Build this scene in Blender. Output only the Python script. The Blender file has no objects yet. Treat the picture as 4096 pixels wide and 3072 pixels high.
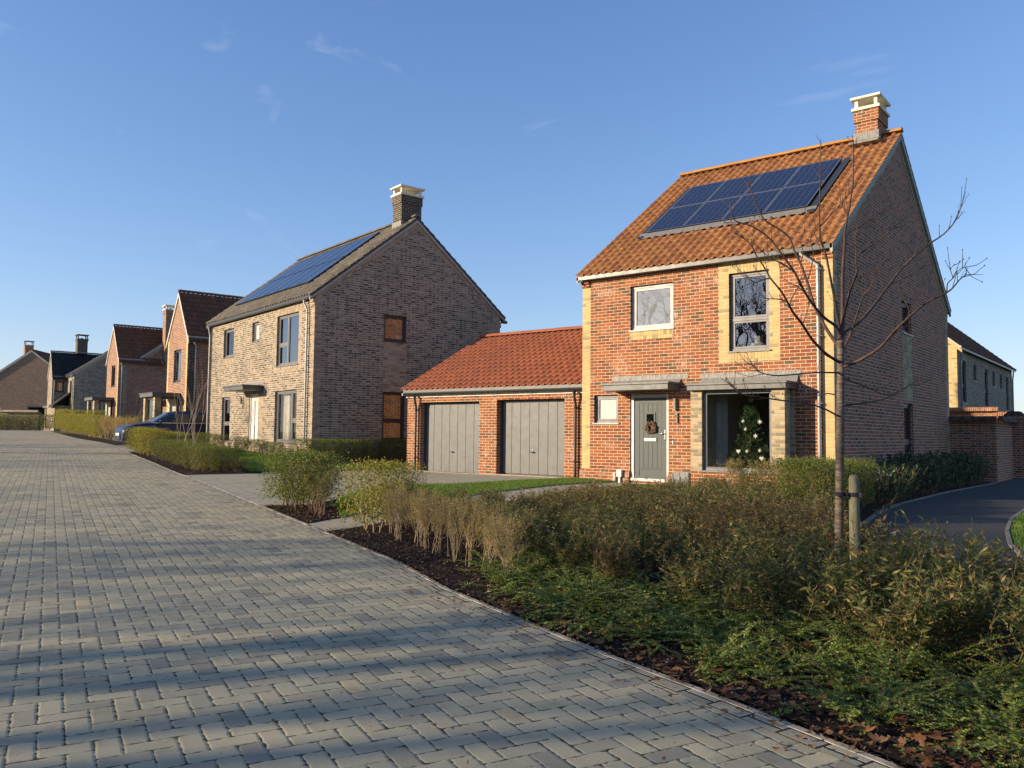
import bpy, bmesh, math, random
import numpy as np
from math import sin, cos, pi, radians as RAD, exp, floor
from mathutils import Vector, Matrix
random.seed(7)
SC = bpy.context.scene; COL = SC.collection
# ------------------------------------------------------------------ camera, sky, sun, exposure
CAMP = (11.41, -16.949, 1.5); PITCH, ROLL, YAW, FPX = .0614, .0109, -.6776, 3302.5
cd = bpy.data.cameras.new('camera'); cam = bpy.data.objects.new('camera', cd); COL.objects.link(cam)
_F = Vector((sin(YAW)*cos(PITCH), cos(YAW)*cos(PITCH), sin(PITCH))); _R = Vector((cos(YAW), -sin(YAW), 0)); _U = _R.cross(_F)
_R2 = cos(ROLL)*_R + sin(ROLL)*_U; _U2 = -sin(ROLL)*_R + cos(ROLL)*_U
cam.matrix_world = Matrix(((_R2.x, _U2.x, -_F.x, CAMP[0]), (_R2.y, _U2.y, -_F.y, CAMP[1]), (_R2.z, _U2.z, -_F.z, CAMP[2]), (0, 0, 0, 1)))
cd.sensor_fit = 'HORIZONTAL'; cd.sensor_width = 36; cd.lens = 36*FPX/4096; cd.clip_start = .1; cd.clip_end = 3000
SC.camera = cam
SUN = Vector((-.77, -1.0, .345)).normalized()
ELEV = math.asin(SUN.z); AZ = math.atan2(SUN.x, SUN.y)
wd = bpy.data.worlds.new('World'); SC.world = wd; wd.use_nodes = True
wt = wd.node_tree; wt.nodes.clear()
sky = wt.nodes.new('ShaderNodeTexSky'); sky.sky_type = 'NISHITA'; sky.sun_disc = False
sky.sun_elevation = ELEV; sky.sun_rotation = AZ % (2*pi); sky.air_density = 1.0; sky.dust_density = .35; sky.ozone_density = 3.2
bg = wt.nodes.new('ShaderNodeBackground'); bg.inputs[1].default_value = .124
wo = wt.nodes.new('ShaderNodeOutputWorld')
tcw = wt.nodes.new('ShaderNodeTexCoord'); mpw = wt.nodes.new('ShaderNodeMapping'); mpw.inputs['Scale'].default_value = (1.3, 5.0, 9.0); mpw.inputs['Rotation'].default_value = (0.15, .3, .75)
nzw = wt.nodes.new('ShaderNodeTexNoise'); nzw.inputs['Scale'].default_value = 2.2; nzw.inputs['Detail'].default_value = 7; nzw.inputs['Distortion'].default_value = .6
rpw = wt.nodes.new('ShaderNodeValToRGB'); rpw.color_ramp.elements[0].position = .64; rpw.color_ramp.elements[1].position = 1.0
rpw.color_ramp.elements[0].color = (0, 0, 0, 1); rpw.color_ramp.elements[1].color = (.30, .30, .30, 1)
mxw = wt.nodes.new('ShaderNodeMixRGB'); mxw.inputs[2].default_value = (5.2, 6.2, 7.6, 1)
gm = wt.nodes.new('ShaderNodeHueSaturation'); gm.inputs['Saturation'].default_value = 1.08; gm.inputs['Hue'].default_value = .506
wt.links.new(tcw.outputs['Generated'], mpw.inputs[0]); wt.links.new(mpw.outputs[0], nzw.inputs[0]); wt.links.new(nzw.outputs[0], rpw.inputs[0])
wt.links.new(rpw.outputs[0], mxw.inputs[0]); wt.links.new(sky.outputs[0], gm.inputs['Color']); wt.links.new(gm.outputs[0], mxw.inputs[1])
vd = wt.nodes.new('ShaderNodeVectorMath'); vd.operation = 'MULTIPLY_ADD'; vd.inputs[1].default_value = (.12, .12, .12); vd.inputs[2].default_value = (1, 1, 1)
vq = wt.nodes.new('ShaderNodeVectorMath'); vq.operation = 'DIVIDE'; vm = wt.nodes.new('ShaderNodeVectorMath'); vm.operation = 'MULTIPLY'; vm.inputs[1].default_value = (1.18, 1.17, 1.34)
wt.links.new(mxw.outputs[0], vd.inputs[0]); wt.links.new(mxw.outputs[0], vq.inputs[0]); wt.links.new(vd.outputs[0], vq.inputs[1]); wt.links.new(vq.outputs[0], vm.inputs[0])
wt.links.new(vm.outputs[0], bg.inputs[0]); wt.links.new(bg.outputs[0], wo.inputs[0])
sl = bpy.data.lights.new('sun', 'SUN'); sl.energy = 4.4; sl.angle = RAD(.5); sl.color = (1, .80, .56)
so = bpy.data.objects.new('sun', sl); COL.objects.link(so); so.rotation_euler = SUN.to_track_quat('Z', 'Y').to_euler(); so.location = (0, -60, 40)
SC.view_settings.view_transform = 'Standard'; SC.view_settings.look = 'None'; SC.view_settings.gamma = 1
SC.view_settings.use_curve_mapping = False; SC.view_settings.exposure = 0.9
SC.render.engine = 'CYCLES'; SC.cycles.max_bounces = 6; SC.cycles.transparent_max_bounces = 12

# ------------------------------------------------------------------ terrain
def T(x, y):
    k = .2+.8*min(1, max(0, -x/6)); fy = y+17 if y < -2 else 15+(y+2)*k
    b = -.019*(x-11.4)+.011*fy
    b = min(b, 1.42)
    b += -.13*exp(-((x+6.5)**2+(y-1)**2)/16)+.05*exp(-((x-2)**2+y*y)/9)
    b += .17*exp(-((x+17)**2/49+(y-2)**2/36))
    return max(b, -1.2)

# ------------------------------------------------------------------ node helper
class G:
    def __init__(s, name):
        s.mat = bpy.data.materials.new(name); s.mat.use_nodes = True; s.nt = s.mat.node_tree; s.nt.nodes.clear()
        s.out = s.nt.nodes.new('ShaderNodeOutputMaterial')
    def n(s, t, **k):
        x = s.nt.nodes.new(t)
        for a, b in k.items(): setattr(x, a, b)
        return x
    def l(s, a, b): s.nt.links.new(a, b)
    def set(s, sock, v):
        if isinstance(v, bpy.types.NodeSocket): s.l(v, sock)
        else: sock.default_value = v
    def m(s, op, a, b=None, c=None, clamp=False):
        x = s.n('ShaderNodeMath', operation=op, use_clamp=clamp); s.set(x.inputs[0], a)
        if b is not None: s.set(x.inputs[1], b)
        if c is not None: s.set(x.inputs[2], c)
        return x.outputs[0]
    def uv(s):
        x = s.n('ShaderNodeUVMap'); x.uv_map = 'UVMap'; q = s.n('ShaderNodeSeparateXYZ'); s.l(x.outputs[0], q.inputs[0]); return q.outputs[0], q.outputs[1], x.outputs[0]
    def comb(s, a, b, c=0.0):
        x = s.n('ShaderNodeCombineXYZ'); s.set(x.inputs[0], a); s.set(x.inputs[1], b); s.set(x.inputs[2], c); return x.outputs[0]
    def noise(s, vec, scale, detail=4, rough=.55, dist=0):
        x = s.n('ShaderNodeTexNoise'); s.l(vec, x.inputs['Vector']); x.inputs['Scale'].default_value = scale; x.inputs['Detail'].default_value = detail
        x.inputs['Roughness'].default_value = rough; x.inputs['Distortion'].default_value = dist; return x.outputs[0]
    def wn(s, vec):
        x = s.n('ShaderNodeTexWhiteNoise', noise_dimensions='3D'); s.l(vec, x.inputs[0]); return x.outputs[0]
    def ramp(s, f, stops, interp='LINEAR'):
        x = s.n('ShaderNodeValToRGB'); r = x.color_ramp; r.interpolation = interp
        while len(r.elements) > 1: r.elements.remove(r.elements[-1])
        for i, (p, c) in enumerate(stops):
            e = r.elements[0] if i == 0 else r.elements.new(p)
            e.position = p; e.color = (*c, 1) if len(c) == 3 else c
        s.set(x.inputs[0], f); return x.outputs[0]
    def mix(s, f, a, b, mode='MIX'):
        x = s.n('ShaderNodeMixRGB', blend_type=mode); s.set(x.inputs[0], f)
        for i, v in ((1, a), (2, b)):
            if isinstance(v, tuple): x.inputs[i].default_value = (*v, 1) if len(v) == 3 else v
            else: s.l(v, x.inputs[i])
        return x.outputs[0]
    def sstep(s, v, a, b):
        x = s.n('ShaderNodeMapRange', interpolation_type='SMOOTHSTEP'); s.set(x.inputs[0], v); x.inputs[1].default_value = a; x.inputs[2].default_value = b; return x.outputs[0]
    def bump(s, h, strength=1, dist=.01):
        x = s.n('ShaderNodeBump'); x.inputs['Strength'].default_value = strength; x.inputs['Distance'].default_value = dist; s.l(h, x.inputs['Height']); return x.outputs[0]
    def pr(s, color, rough=.8, spec=.3, metal=0, normal=None, **k):
        p = s.n('ShaderNodeBsdfPrincipled')
        if isinstance(color, tuple): p.inputs['Base Color'].default_value = (*color, 1)
        else: s.l(color, p.inputs['Base Color'])
        s.set(p.inputs['Roughness'], rough); p.inputs['Specular IOR Level'].default_value = spec; p.inputs['Metallic'].default_value = metal
        if normal is not None: s.l(normal, p.inputs['Normal'])
        s.l(p.outputs[0], s.out.inputs[0]); return p
    def obj(s): return s.n('ShaderNodeTexCoord').outputs['Object']
    def geo(s): return s.n('ShaderNodeNewGeometry').outputs['Position']

MATS = {}
def brick(name, stops, mortar, S=.225, H=0, swap=False, efflo=0, bw=.075, joint=.0055, uoff=0.0, dirt=.25):
    g = G(name); u, v, uv = g.uv()
    if swap: u, v = v, u
    nz = g.noise(uv, 38, 3)
    row = g.m('FLOOR', g.m('DIVIDE', v, bw)); fz = g.m('SUBTRACT', v, g.m('MULTIPLY', row, bw))
    P = S+H
    par = g.m('MODULO', g.m('ADD', row, 1000), 2.0)
    x = g.m('ADD', g.m('ADD', u, 500*P+uoff), g.m('MULTIPLY', par, 0.0 if swap else P/2))
    cell = g.m('FLOOR', g.m('DIVIDE', x, P)); fx = g.m('SUBTRACT', x, g.m('MULTIPLY', cell, P))
    if H > 0:
        isH = g.m('GREATER_THAN', fx, S); lx = g.m('SUBTRACT', fx, g.m('MULTIPLY', isH, S)); bl = g.m('ADD', S, g.m('MULTIPLY', isH, H-S))
        cid = g.m('ADD', cell, g.m('MULTIPLY', isH, .5))
    else: lx, bl, cid = fx, P, cell
    ex = g.m('MINIMUM', lx, g.m('SUBTRACT', bl, lx)); ez = g.m('MINIMUM', fz, g.m('SUBTRACT', bw, fz))
    e = g.m('ADD', g.m('MINIMUM', ex, ez), g.m('MULTIPLY', g.m('SUBTRACT', nz, .5), .006))
    mask = g.sstep(e, joint-.002, joint+.002)
    rnd = g.wn(g.comb(cid, row, .3))
    col = g.ramp(rnd, stops, 'LINEAR')
    big = g.noise(uv, 1.3, 3); fine = g.noise(uv, 60, 4)
    col = g.mix(g.m('MULTIPLY', g.m('SUBTRACT', fine, .35, clamp=True), .9), col, tuple(c*.45 for c in stops[0][1]))
    if efflo > 0:
        st = g.noise(g.comb(g.m('MULTIPLY', u, 30), g.m('MULTIPLY', v, 6)), 1, 3)
        f = g.m('MULTIPLY', g.sstep(big, .5, .68), g.sstep(st, .45, .7)); col = g.mix(g.m('MULTIPLY', f, efflo), col, (.6, .5, .42))
    mcol = g.mix(fine, mortar, tuple(c*.75 for c in mortar))
    c = g.mix(mask, mcol, col)
    c = g.mix(g.m('MULTIPLY', g.sstep(g.noise(uv, .55, 4), .5, .75), dirt), c, (.08, .07, .06))
    h = g.m('ADD', g.m('MULTIPLY', g.sstep(e, joint-.003, joint+.006), 1.0), g.m('MULTIPLY', fine, .35))
    g.pr(c, .9, .15, normal=g.bump(h, .9, .008)); MATS[name] = g.mat; return g.mat
RED = [(0, (.36, .125, .048)), (.35, (.31, .10, .042)), (.62, (.25, .08, .038)), (.86, (.19, .065, .038)), (.94, (.125, .07, .045)), (1, (.095, .08, .055))]
brick('red_brick', RED, (.62, .51, .34), efflo=.75, joint=.0062)
brick('red_brick_gable', [(0, (.44, .155, .085)), (.4, (.36, .125, .075)), (.7, (.24, .095, .065)), (1, (.11, .065, .05))], (.68, .56, .43), S=.225, H=.1125, efflo=.1, joint=.0062)  # gable copy of the red brick, lifted and reddened against blue shade
brick('red_brick_far', [(0, (.34, .15, .09)), (.5, (.26, .11, .07)), (.85, (.16, .08, .06)), (1, (.10, .075, .06))], (.62, .51, .38), efflo=.4, joint=.0075)
BUFF = [(0, (.66, .47, .22)), (.5, (.60, .43, .20)), (.85, (.52, .38, .18)), (.95, (.36, .29, .17)), (1, (.3, .25, .16))]
brick('buff_brick', BUFF, (.62, .50, .30), joint=.004); brick('buff_soldier', BUFF, (.50, .38, .2), swap=True, joint=.004)
brick('mixed_brick', [(0, (.50, .39, .25)), (.5, (.44, .35, .21)), (.75, (.28, .24, .16)), (1, (.20, .18, .13))], (.56, .46, .30), joint=.005)
GREY = [(0, (.33, .265, .20)), (.3, (.27, .215, .165)), (.55, (.18, .15, .12)), (.8, (.11, .095, .08)), (1, (.06, .055, .05))]
brick('grey_brick', GREY, (.66, .57, .42), S=.225, H=.1125, efflo=.25, joint=.0066)
GB = [(0, (.46, .37, .26)), (.5, (.39, .31, .22)), (.9, (.28, .23, .17)), (1, (.2, .17, .13))]
brick('grey_buff', GB, (.42, .34, .25), joint=.004); brick('grey_soldier', GB, (.34, .27, .2), swap=True, joint=.004)
brick('dark_brick', [(0, (.10, .085, .075)), (.6, (.06, .055, .05)), (1, (.04, .038, .038))], (.45, .37, .25))

def plain(name, c, rough=.6, spec=.4, metal=0, var=.12, scale=6, bump=0, streak=False):
    g = G(name); o = g.obj()
    if streak:
        mp = g.n('ShaderNodeMapping'); mp.inputs['Scale'].default_value = (8, 8, 1); g.l(o, mp.inputs[0]); o2 = mp.outputs[0]
    else: o2 = o
    n1 = g.noise(o2, scale, 5)
    col = g.mix(g.sstep(n1, .3, .75), tuple(min(1, x*(1+var)) for x in c), tuple(x*(1-var*1.6) for x in c))
    nrm = g.bump(g.noise(o, scale*6, 4), .4, bump) if bump else None
    r = g.m('ADD', rough-.1, g.m('MULTIPLY', n1, .2), clamp=True)
    g.pr(col, r, spec, metal, nrm); MATS[name] = g.mat; return g.mat
plain('frame_grey', (.15, .15, .15), .45, .5); plain('frame_pale', (.38, .375, .36), .45, .5); plain('frame_dark', (.03, .033, .04), .4, .5)  # pale and dark also stand for the grey frame in sun and shade
plain('white_paint', (.62, .61, .58), .5); plain('stone_cap', (.70, .66, .53), .8, .2, var=.1, bump=.003); plain('mortar_verge', (.38, .37, .33), .9, .1, var=.2, bump=.004, streak=True)
plain('lead', (.20, .195, .18), .6, .4, .2, var=.35, scale=9, streak=True); plain('gutter_metal', (.36, .37, .36), .45, .5, .35, var=.1); plain('gutter_black', (.02, .02, .022), .35, .5)
plain('canopy_metal', (.095, .10, .10), .5, .5, .2, var=.1); plain('door_grey', (.062, .076, .078), .55, .4, var=.15, scale=14, streak=True)
plain('garage_paint', (.115, .122, .12), .5, .4, .0, var=.05); plain('garage_frame', (.04, .055, .075), .5); plain('chrome', (.8, .8, .8), .2, .6, .9, var=.02)
plain('white_plastic', (.75, .74, .70), .5); plain('grey_box', (.19, .20, .20), .6); plain('black', (.012, .012, .014), .5); plain('rubber', (.018, .018, .018), .7)
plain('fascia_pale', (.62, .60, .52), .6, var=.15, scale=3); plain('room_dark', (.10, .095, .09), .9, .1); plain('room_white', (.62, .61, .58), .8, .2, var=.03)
plain('curtain', (.55, .52, .46), .9, .1, var=.1); plain('concrete', (.34, .32, .28), .9, .15, var=.25, scale=12, bump=.004)
plain('coping_brick', (.10, .062, .048), .9, .15, var=.4, scale=7, bump=.004); plain('path_edge', (.19, .18, .155), .9, .15, var=.3, scale=9, bump=.003); plain('kerb_stone', (.36, .335, .28), .9, .15, var=.35, scale=5, bump=.004); plain('stake_wood', (.17, .16, .10), .85, .15, var=.25, scale=14, streak=True, bump=.003); plain('wire', (.3, .3, .3), .4)
plain('blue_paint', (.006, .014, .055), .3, .45, .0, var=.03); plain('navy_paint', (.005, .007, .015), .2, .7, .3, var=.03); plain('car_glass', (.03, .035, .04), .08, .8, var=.0); plain('lamp_glass', (.6, .65, .7), .1, .8)
plain('pine_cone', (.12, .07, .045), .85, .1, var=.4, scale=60); plain('gold', (.55, .42, .14), .5, .5, .4); plain('bauble_white', (.8, .8, .78), .3, .6); plain('alloy', (.45, .45, .46), .3, .6, .7)
plain('candle', (.85, .82, .74), .7); plain('carpet', (.2, .18, .16), .95, .05)  # candle cream also paints the sunlit panels in the bay room

def glassmat(name, tint, refl=.12, rough=0.0, frost=None):
    g = G(name); gl = g.n('ShaderNodeBsdfGlossy'); gl.inputs['Roughness'].default_value = rough; gl.inputs['Color'].default_value = (.95, .97, 1, 1)
    if frost: tr = g.n('ShaderNodeBsdfDiffuse'); tr.inputs[0].default_value = (*frost, 1)
    else: tr = g.n('ShaderNodeBsdfTransparent'); tr.inputs[0].default_value = (*tint, 1)
    fr = g.n('ShaderNodeFresnel'); fr.inputs[0].default_value = 1.5
    f = g.m('ADD', g.m('MULTIPLY', fr.outputs[0], 1.1), refl, clamp=True)
    o = g.obj(); nrm = g.bump(g.noise(o, 2.2, 2), .10, .01); g.l(nrm, gl.inputs['Normal'])
    mx = g.n('ShaderNodeMixShader'); g.l(f, mx.inputs[0]); g.l(tr.outputs[0], mx.inputs[1]); g.l(gl.outputs[0], mx.inputs[2]); g.l(mx.outputs[0], g.out.inputs[0]); MATS[name] = g.mat
glassmat('glass', (.88, .9, .88), .0); glassmat('glass_mirror', (.5, .52, .53), .17); glassmat('glass_frost', None, .03, .15, (.50, .52, .50)); glassmat('glass_frost_reflect', None, .17, .02, (.17, .18, .175))

def tilemat(name, stops, lichen, lf, gap=.3):
    g = G(name); u, v, uv = g.uv()
    r = g.wn(g.comb(g.m('FLOOR', u), g.m('FLOOR', v), .7)); col = g.ramp(r, stops)
    o = g.obj(); n1 = g.noise(o, 9, 6, .7); n2 = g.noise(o, .7, 3); n3 = g.noise(o, 34, 4)
    fv = g.m('FRACT', v)
    lo = g.m('SUBTRACT', 1.0, g.sstep(fv, .0, .5))
    f = g.m('MULTIPLY', g.sstep(g.m('ADD', n1, g.m('MULTIPLY', g.m('ADD', g.m('MULTIPLY', n2, .7), g.m('MULTIPLY', lo, .10)), .6)), .80, .98), lf)
    col = g.mix(f, col, lichen); col = g.mix(g.m('MULTIPLY', g.sstep(n3, .5, .75), .5), col, tuple(x*.45 for x in stops[0][1]))
    g.pr(col, .85, .2, normal=g.bump(n3, .5, .004)); MATS[name] = g.mat
tilemat('clay_tile_mossy', [(0, (.32, .145, .06)), (.5, (.27, .12, .05)), (1, (.21, .09, .042))], (.40, .27, .06), .95)
tilemat('clay_tile_new', [(0, (.33, .115, .058)), (.5, (.29, .10, .052)), (1, (.25, .09, .048))], (.3, .16, .08), .25)
tilemat('grey_tile', [(0, (.17, .15, .12)), (.5, (.13, .115, .095)), (1, (.095, .085, .075))], (.26, .22, .11), .6)
tilemat('brown_tile', [(0, (.20, .095, .055)), (.5, (.16, .08, .05)), (1, (.12, .065, .045))], (.22, .17, .05), .6)
tilemat('dark_tile', [(0, (.05, .052, .055)), (.5, (.04, .042, .045)), (1, (.03, .032, .035))], (.10, .10, .05), .4)
tilemat('ridge_tile', [(0, (.40, .20, .06)), (.5, (.42, .24, .07)), (1, (.38, .14, .05))], (.50, .33, .06), 1.0)

def solarmat():
    g = G('solar_cells'); u, v, uv = g.uv()
    def ln(x, p, w):
        f = g.m('FRACT', g.m('DIVIDE', x, p)); return g.m('LESS_THAN', g.m('MINIMUM', f, g.m('SUBTRACT', 1.0, f)), w/p)
    cell = g.m('MAXIMUM', ln(u, .162, .0022), ln(v, .157, .0016)); bus = 0.0
    n1 = g.noise(uv, 14, 3)
    c = g.mix(n1, (.006, .010, .030), (.010, .016, .044)); c = g.mix(cell, c, (.16, .17, .20))
    g.pr(c, .2, .35); MATS['solar_cells'] = g.mat
solarmat()

def paver(name, stops, joint, a=.1125, bumpd=.010):
    g = G(name); u, v, uv0 = g.uv()
    d = g.n('ShaderNodeTexNoise'); g.l(uv0, d.inputs['Vector']); d.inputs['Scale'].default_value = 22; d.inputs['Detail'].default_value = 3
    x = g.m('DIVIDE', g.m('ADD', u, 300.0), a); y = g.m('DIVIDE', g.m('ADD', v, 300.0), a)
    wob = g.m('MULTIPLY', g.m('SUBTRACT', d.outputs[0], .5), .26)
    i = g.m('FLOOR', x); j = g.m('FLOOR', y); fx = g.m('SUBTRACT', x, i); fy = g.m('SUBTRACT', y, j)
    k = g.m('FLOORED_MODULO', g.m('SUBTRACT', i, j), 4.0)
    hor = g.m('LESS_THAN', k, 1.5); k1 = g.m('COMPARE', k, 1.0, .2); k2 = g.m('COMPARE', k, 2.0, .2)
    # horizontal: lx = fx + k1 of 2, ly = fy of 1 ; vertical: lx = fx of 1, ly = fy + k2 of 2
    lx = g.m('ADD', fx, k1); ly = g.m('ADD', fy, k2)
    LX = g.m('ADD', 1.0, hor); LY = g.m('SUBTRACT', 2.0, hor)
    ex = g.m('MINIMUM', lx, g.m('SUBTRACT', LX, lx)); ey = g.m('MINIMUM', ly, g.m('SUBTRACT', LY, ly))
    # rounded corners
    r = .16; qx = g.m('MAXIMUM', g.m('SUBTRACT', r, ex), 0.0); qy = g.m('MAXIMUM', g.m('SUBTRACT', r, ey), 0.0)
    dist = g.m('SUBTRACT', r, g.m('SQRT', g.m('ADD', g.m('MULTIPLY', qx, qx), g.m('MULTIPLY', qy, qy))))
    e = g.m('ADD', dist, wob)
    mask = g.sstep(e, .0, .042)
    idx = g.m('SUBTRACT', i, g.m('MULTIPLY', hor, k1)); idy = g.m('SUBTRACT', j, g.m('MULTIPLY', g.m('SUBTRACT', 1.0, hor), k2))
    rnd = g.wn(g.comb(idx, idy, .1)); col = g.ramp(rnd, stops)
    fine = g.noise(uv0, 90, 5, .7); med = g.noise(uv0, 7, 4); big = g.noise(uv0, .5, 3)
    col = g.mix(g.m('MULTIPLY', g.sstep(fine, .35, .7), .45), col, tuple(c*.55 for c in stops[1][1]))
    col = g.mix(g.m('MULTIPLY', g.sstep(med, .5, .8), .35), col, (.10, .10, .07))
    col = g.mix(g.m('MULTIPLY', g.sstep(big, .45, .75), .25), col, (.30, .27, .2))
    jn = g.mix(g.sstep(med, .52, .62), joint, (.05, .065, .02))
    c = g.mix(mask, jn, col)
    rnd2 = g.wn(g.comb(idx, idy, .9))
    h = g.m('ADD', g.m('ADD', g.sstep(e, 0, .13), g.m('MULTIPLY', fine, .12)), g.m('MULTIPLY', rnd2, .15))
    c = g.mix(g.m('MULTIPLY', g.sstep(g.noise(uv0, 1.1, 5, .6), .52, .72), .30), c, (.07, .07, .06))
    g.pr(c, .88, .2, normal=g.bump(h, .4, bumpd)); MATS[name] = g.mat
paver('road_blocks', [(0, (.47, .42, .27)), (.25, (.43, .385, .25)), (.55, (.385, .35, .235)), (.85, (.33, .305, .215)), (.96, (.22, .21, .17)), (1, (.50, .41, .24))], (.035, .031, .022), bumpd=.006)
paver('drive_blocks', [(0, (.44, .395, .28)), (.3, (.41, .37, .265)), (.6, (.37, .34, .25)), (1, (.32, .30, .225))], (.14, .125, .09), bumpd=.004)

def ground(name, c1, c2, c3, sc, bd=.02, rough=.95):
    g = G(name); o = g.geo(); a = g.noise(o, sc, 6, .7); b = g.noise(o, sc*.12, 4); f = g.noise(o, sc*7, 4, .7)
    c = g.mix(g.sstep(a, .35, .7), c1, c2); c = g.mix(g.sstep(b, .45, .7), c, c3); c = g.mix(g.m('MULTIPLY', f, .5), c, tuple(x*.4 for x in c1))
    g.pr(c, rough, .15, normal=g.bump(g.m('ADD', a, g.m('MULTIPLY', f, .5)), .8, bd)); MATS[name] = g.mat
ground('grass_ground', (.065, .11, .02), (.09, .14, .03), (.08, .11, .03), 6, .03)
ground('bark_soil', (.022, .016, .013), (.05, .032, .022), (.03, .022, .016), 30, .03)
ground('asphalt_mat', (.060, .062, .064), (.082, .082, .082), (.07, .074, .062), 60, .004)
ground('field', (.07, .10, .03), (.10, .11, .04), (.09, .09, .05), .3, .02)

def leafmat(name, stops, rough=.55, trans=.35, spec=.35):
    g = G(name); u, v, uv = g.uv(); c = g.ramp(u, stops)
    p = g.n('ShaderNodeBsdfPrincipled'); g.l(c, p.inputs['Base Color']); p.inputs['Roughness'].default_value = rough; p.inputs['Specular IOR Level'].default_value = spec
    t = g.n('ShaderNodeBsdfTranslucent'); g.l(c, t.inputs[0]); mx = g.n('ShaderNodeMixShader'); mx.inputs[0].default_value = trans
    g.l(p.outputs[0], mx.inputs[1]); g.l(t.outputs[0], mx.inputs[2]); g.l(mx.outputs[0], g.out.inputs[0]); MATS[name] = g.mat
leafmat('leaf_privet', [(0, (.13, .17, .02)), (.4, (.24, .25, .03)), (.75, (.36, .31, .045)), (1, (.42, .30, .08))], trans=.45)
leafmat('leaf_privet_green', [(0, (.06, .11, .018)), (.5, (.13, .18, .03)), (.85, (.24, .23, .04)), (1, (.30, .20, .06))], trans=.45)
leafmat('leaf_tan', [(0, (.26, .20, .07)), (.4, (.38, .28, .10)), (.7, (.46, .34, .12)), (.85, (.22, .21, .05)), (1, (.48, .33, .15))], trans=.45)
leafmat('leaf_olive', [(0, (.05, .085, .02)), (.45, (.09, .125, .03)), (.7, (.17, .17, .045)), (.88, (.30, .23, .07)), (1, (.44, .30, .11))], trans=.45)
leafmat('leaf_brown', [(0, (.08, .075, .025)), (.4, (.16, .125, .04)), (.7, (.14, .145, .04)), (.9, (.34, .24, .085)), (1, (.40, .20, .08))], trans=.45)
leafmat('leaf_low', [(0, (.07, .13, .02)), (.5, (.14, .22, .035)), (.85, (.26, .33, .06)), (1, (.38, .38, .10))], trans=.45)
leafmat('leaf_dark', [(0, (.018, .045, .012)), (.6, (.03, .065, .018)), (.93, (.06, .10, .025)), (1, (.16, .18, .05))], .35, .15, .6)
leafmat('leaf_grass', [(0, (.08, .16, .02)), (.6, (.14, .24, .03)), (1, (.22, .28, .06))], trans=.45)
leafmat('leaf_litter', [(0, (.10, .045, .025)), (.4, (.18, .08, .035)), (.7, (.24, .12, .05)), (1, (.13, .08, .05))], .8, .15, .15)
leafmat('bark_chip', [(0, (.03, .02, .015)), (.5, (.055, .035, .026)), (.8, (.11, .07, .045)), (.94, (.22, .15, .10)), (1, (.42, .31, .20))], .9, 0, .1)
leafmat('needle', [(0, (.03, .075, .028)), (.6, (.06, .13, .05)), (1, (.11, .19, .07))], .5, .2)
def barkmat(name, c, c2, sc=20, rings=False):
    g = G(name); o = g.obj()
    mp = g.n('ShaderNodeMapping'); mp.inputs['Scale'].default_value = (1, 1, 5 if rings else .3); g.l(o, mp.inputs[0])
    a = g.noise(mp.outputs[0], sc, 5, .65); col = g.mix(g.sstep(a, .38, .68), c, c2)
    g.pr(col, .75, .3, normal=g.bump(a, .5, .004)); MATS[name] = g.mat
barkmat('bark_young', (.075, .052, .038), (.20, .165, .13), 14, True); barkmat('bark_branch', (.045, .030, .024), (.09, .06, .045), 30)
barkmat('bark_grey', (.10, .085, .065), (.18, .15, .11)); barkmat('twig_tan', (.34, .25, .14), (.48, .38, .22), 30); barkmat('twig_brown', (.13, .08, .05), (.22, .14, .09), 30)
barkmat('twig_pale', (.30, .25, .19), (.40, .33, .25), 30)

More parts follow.
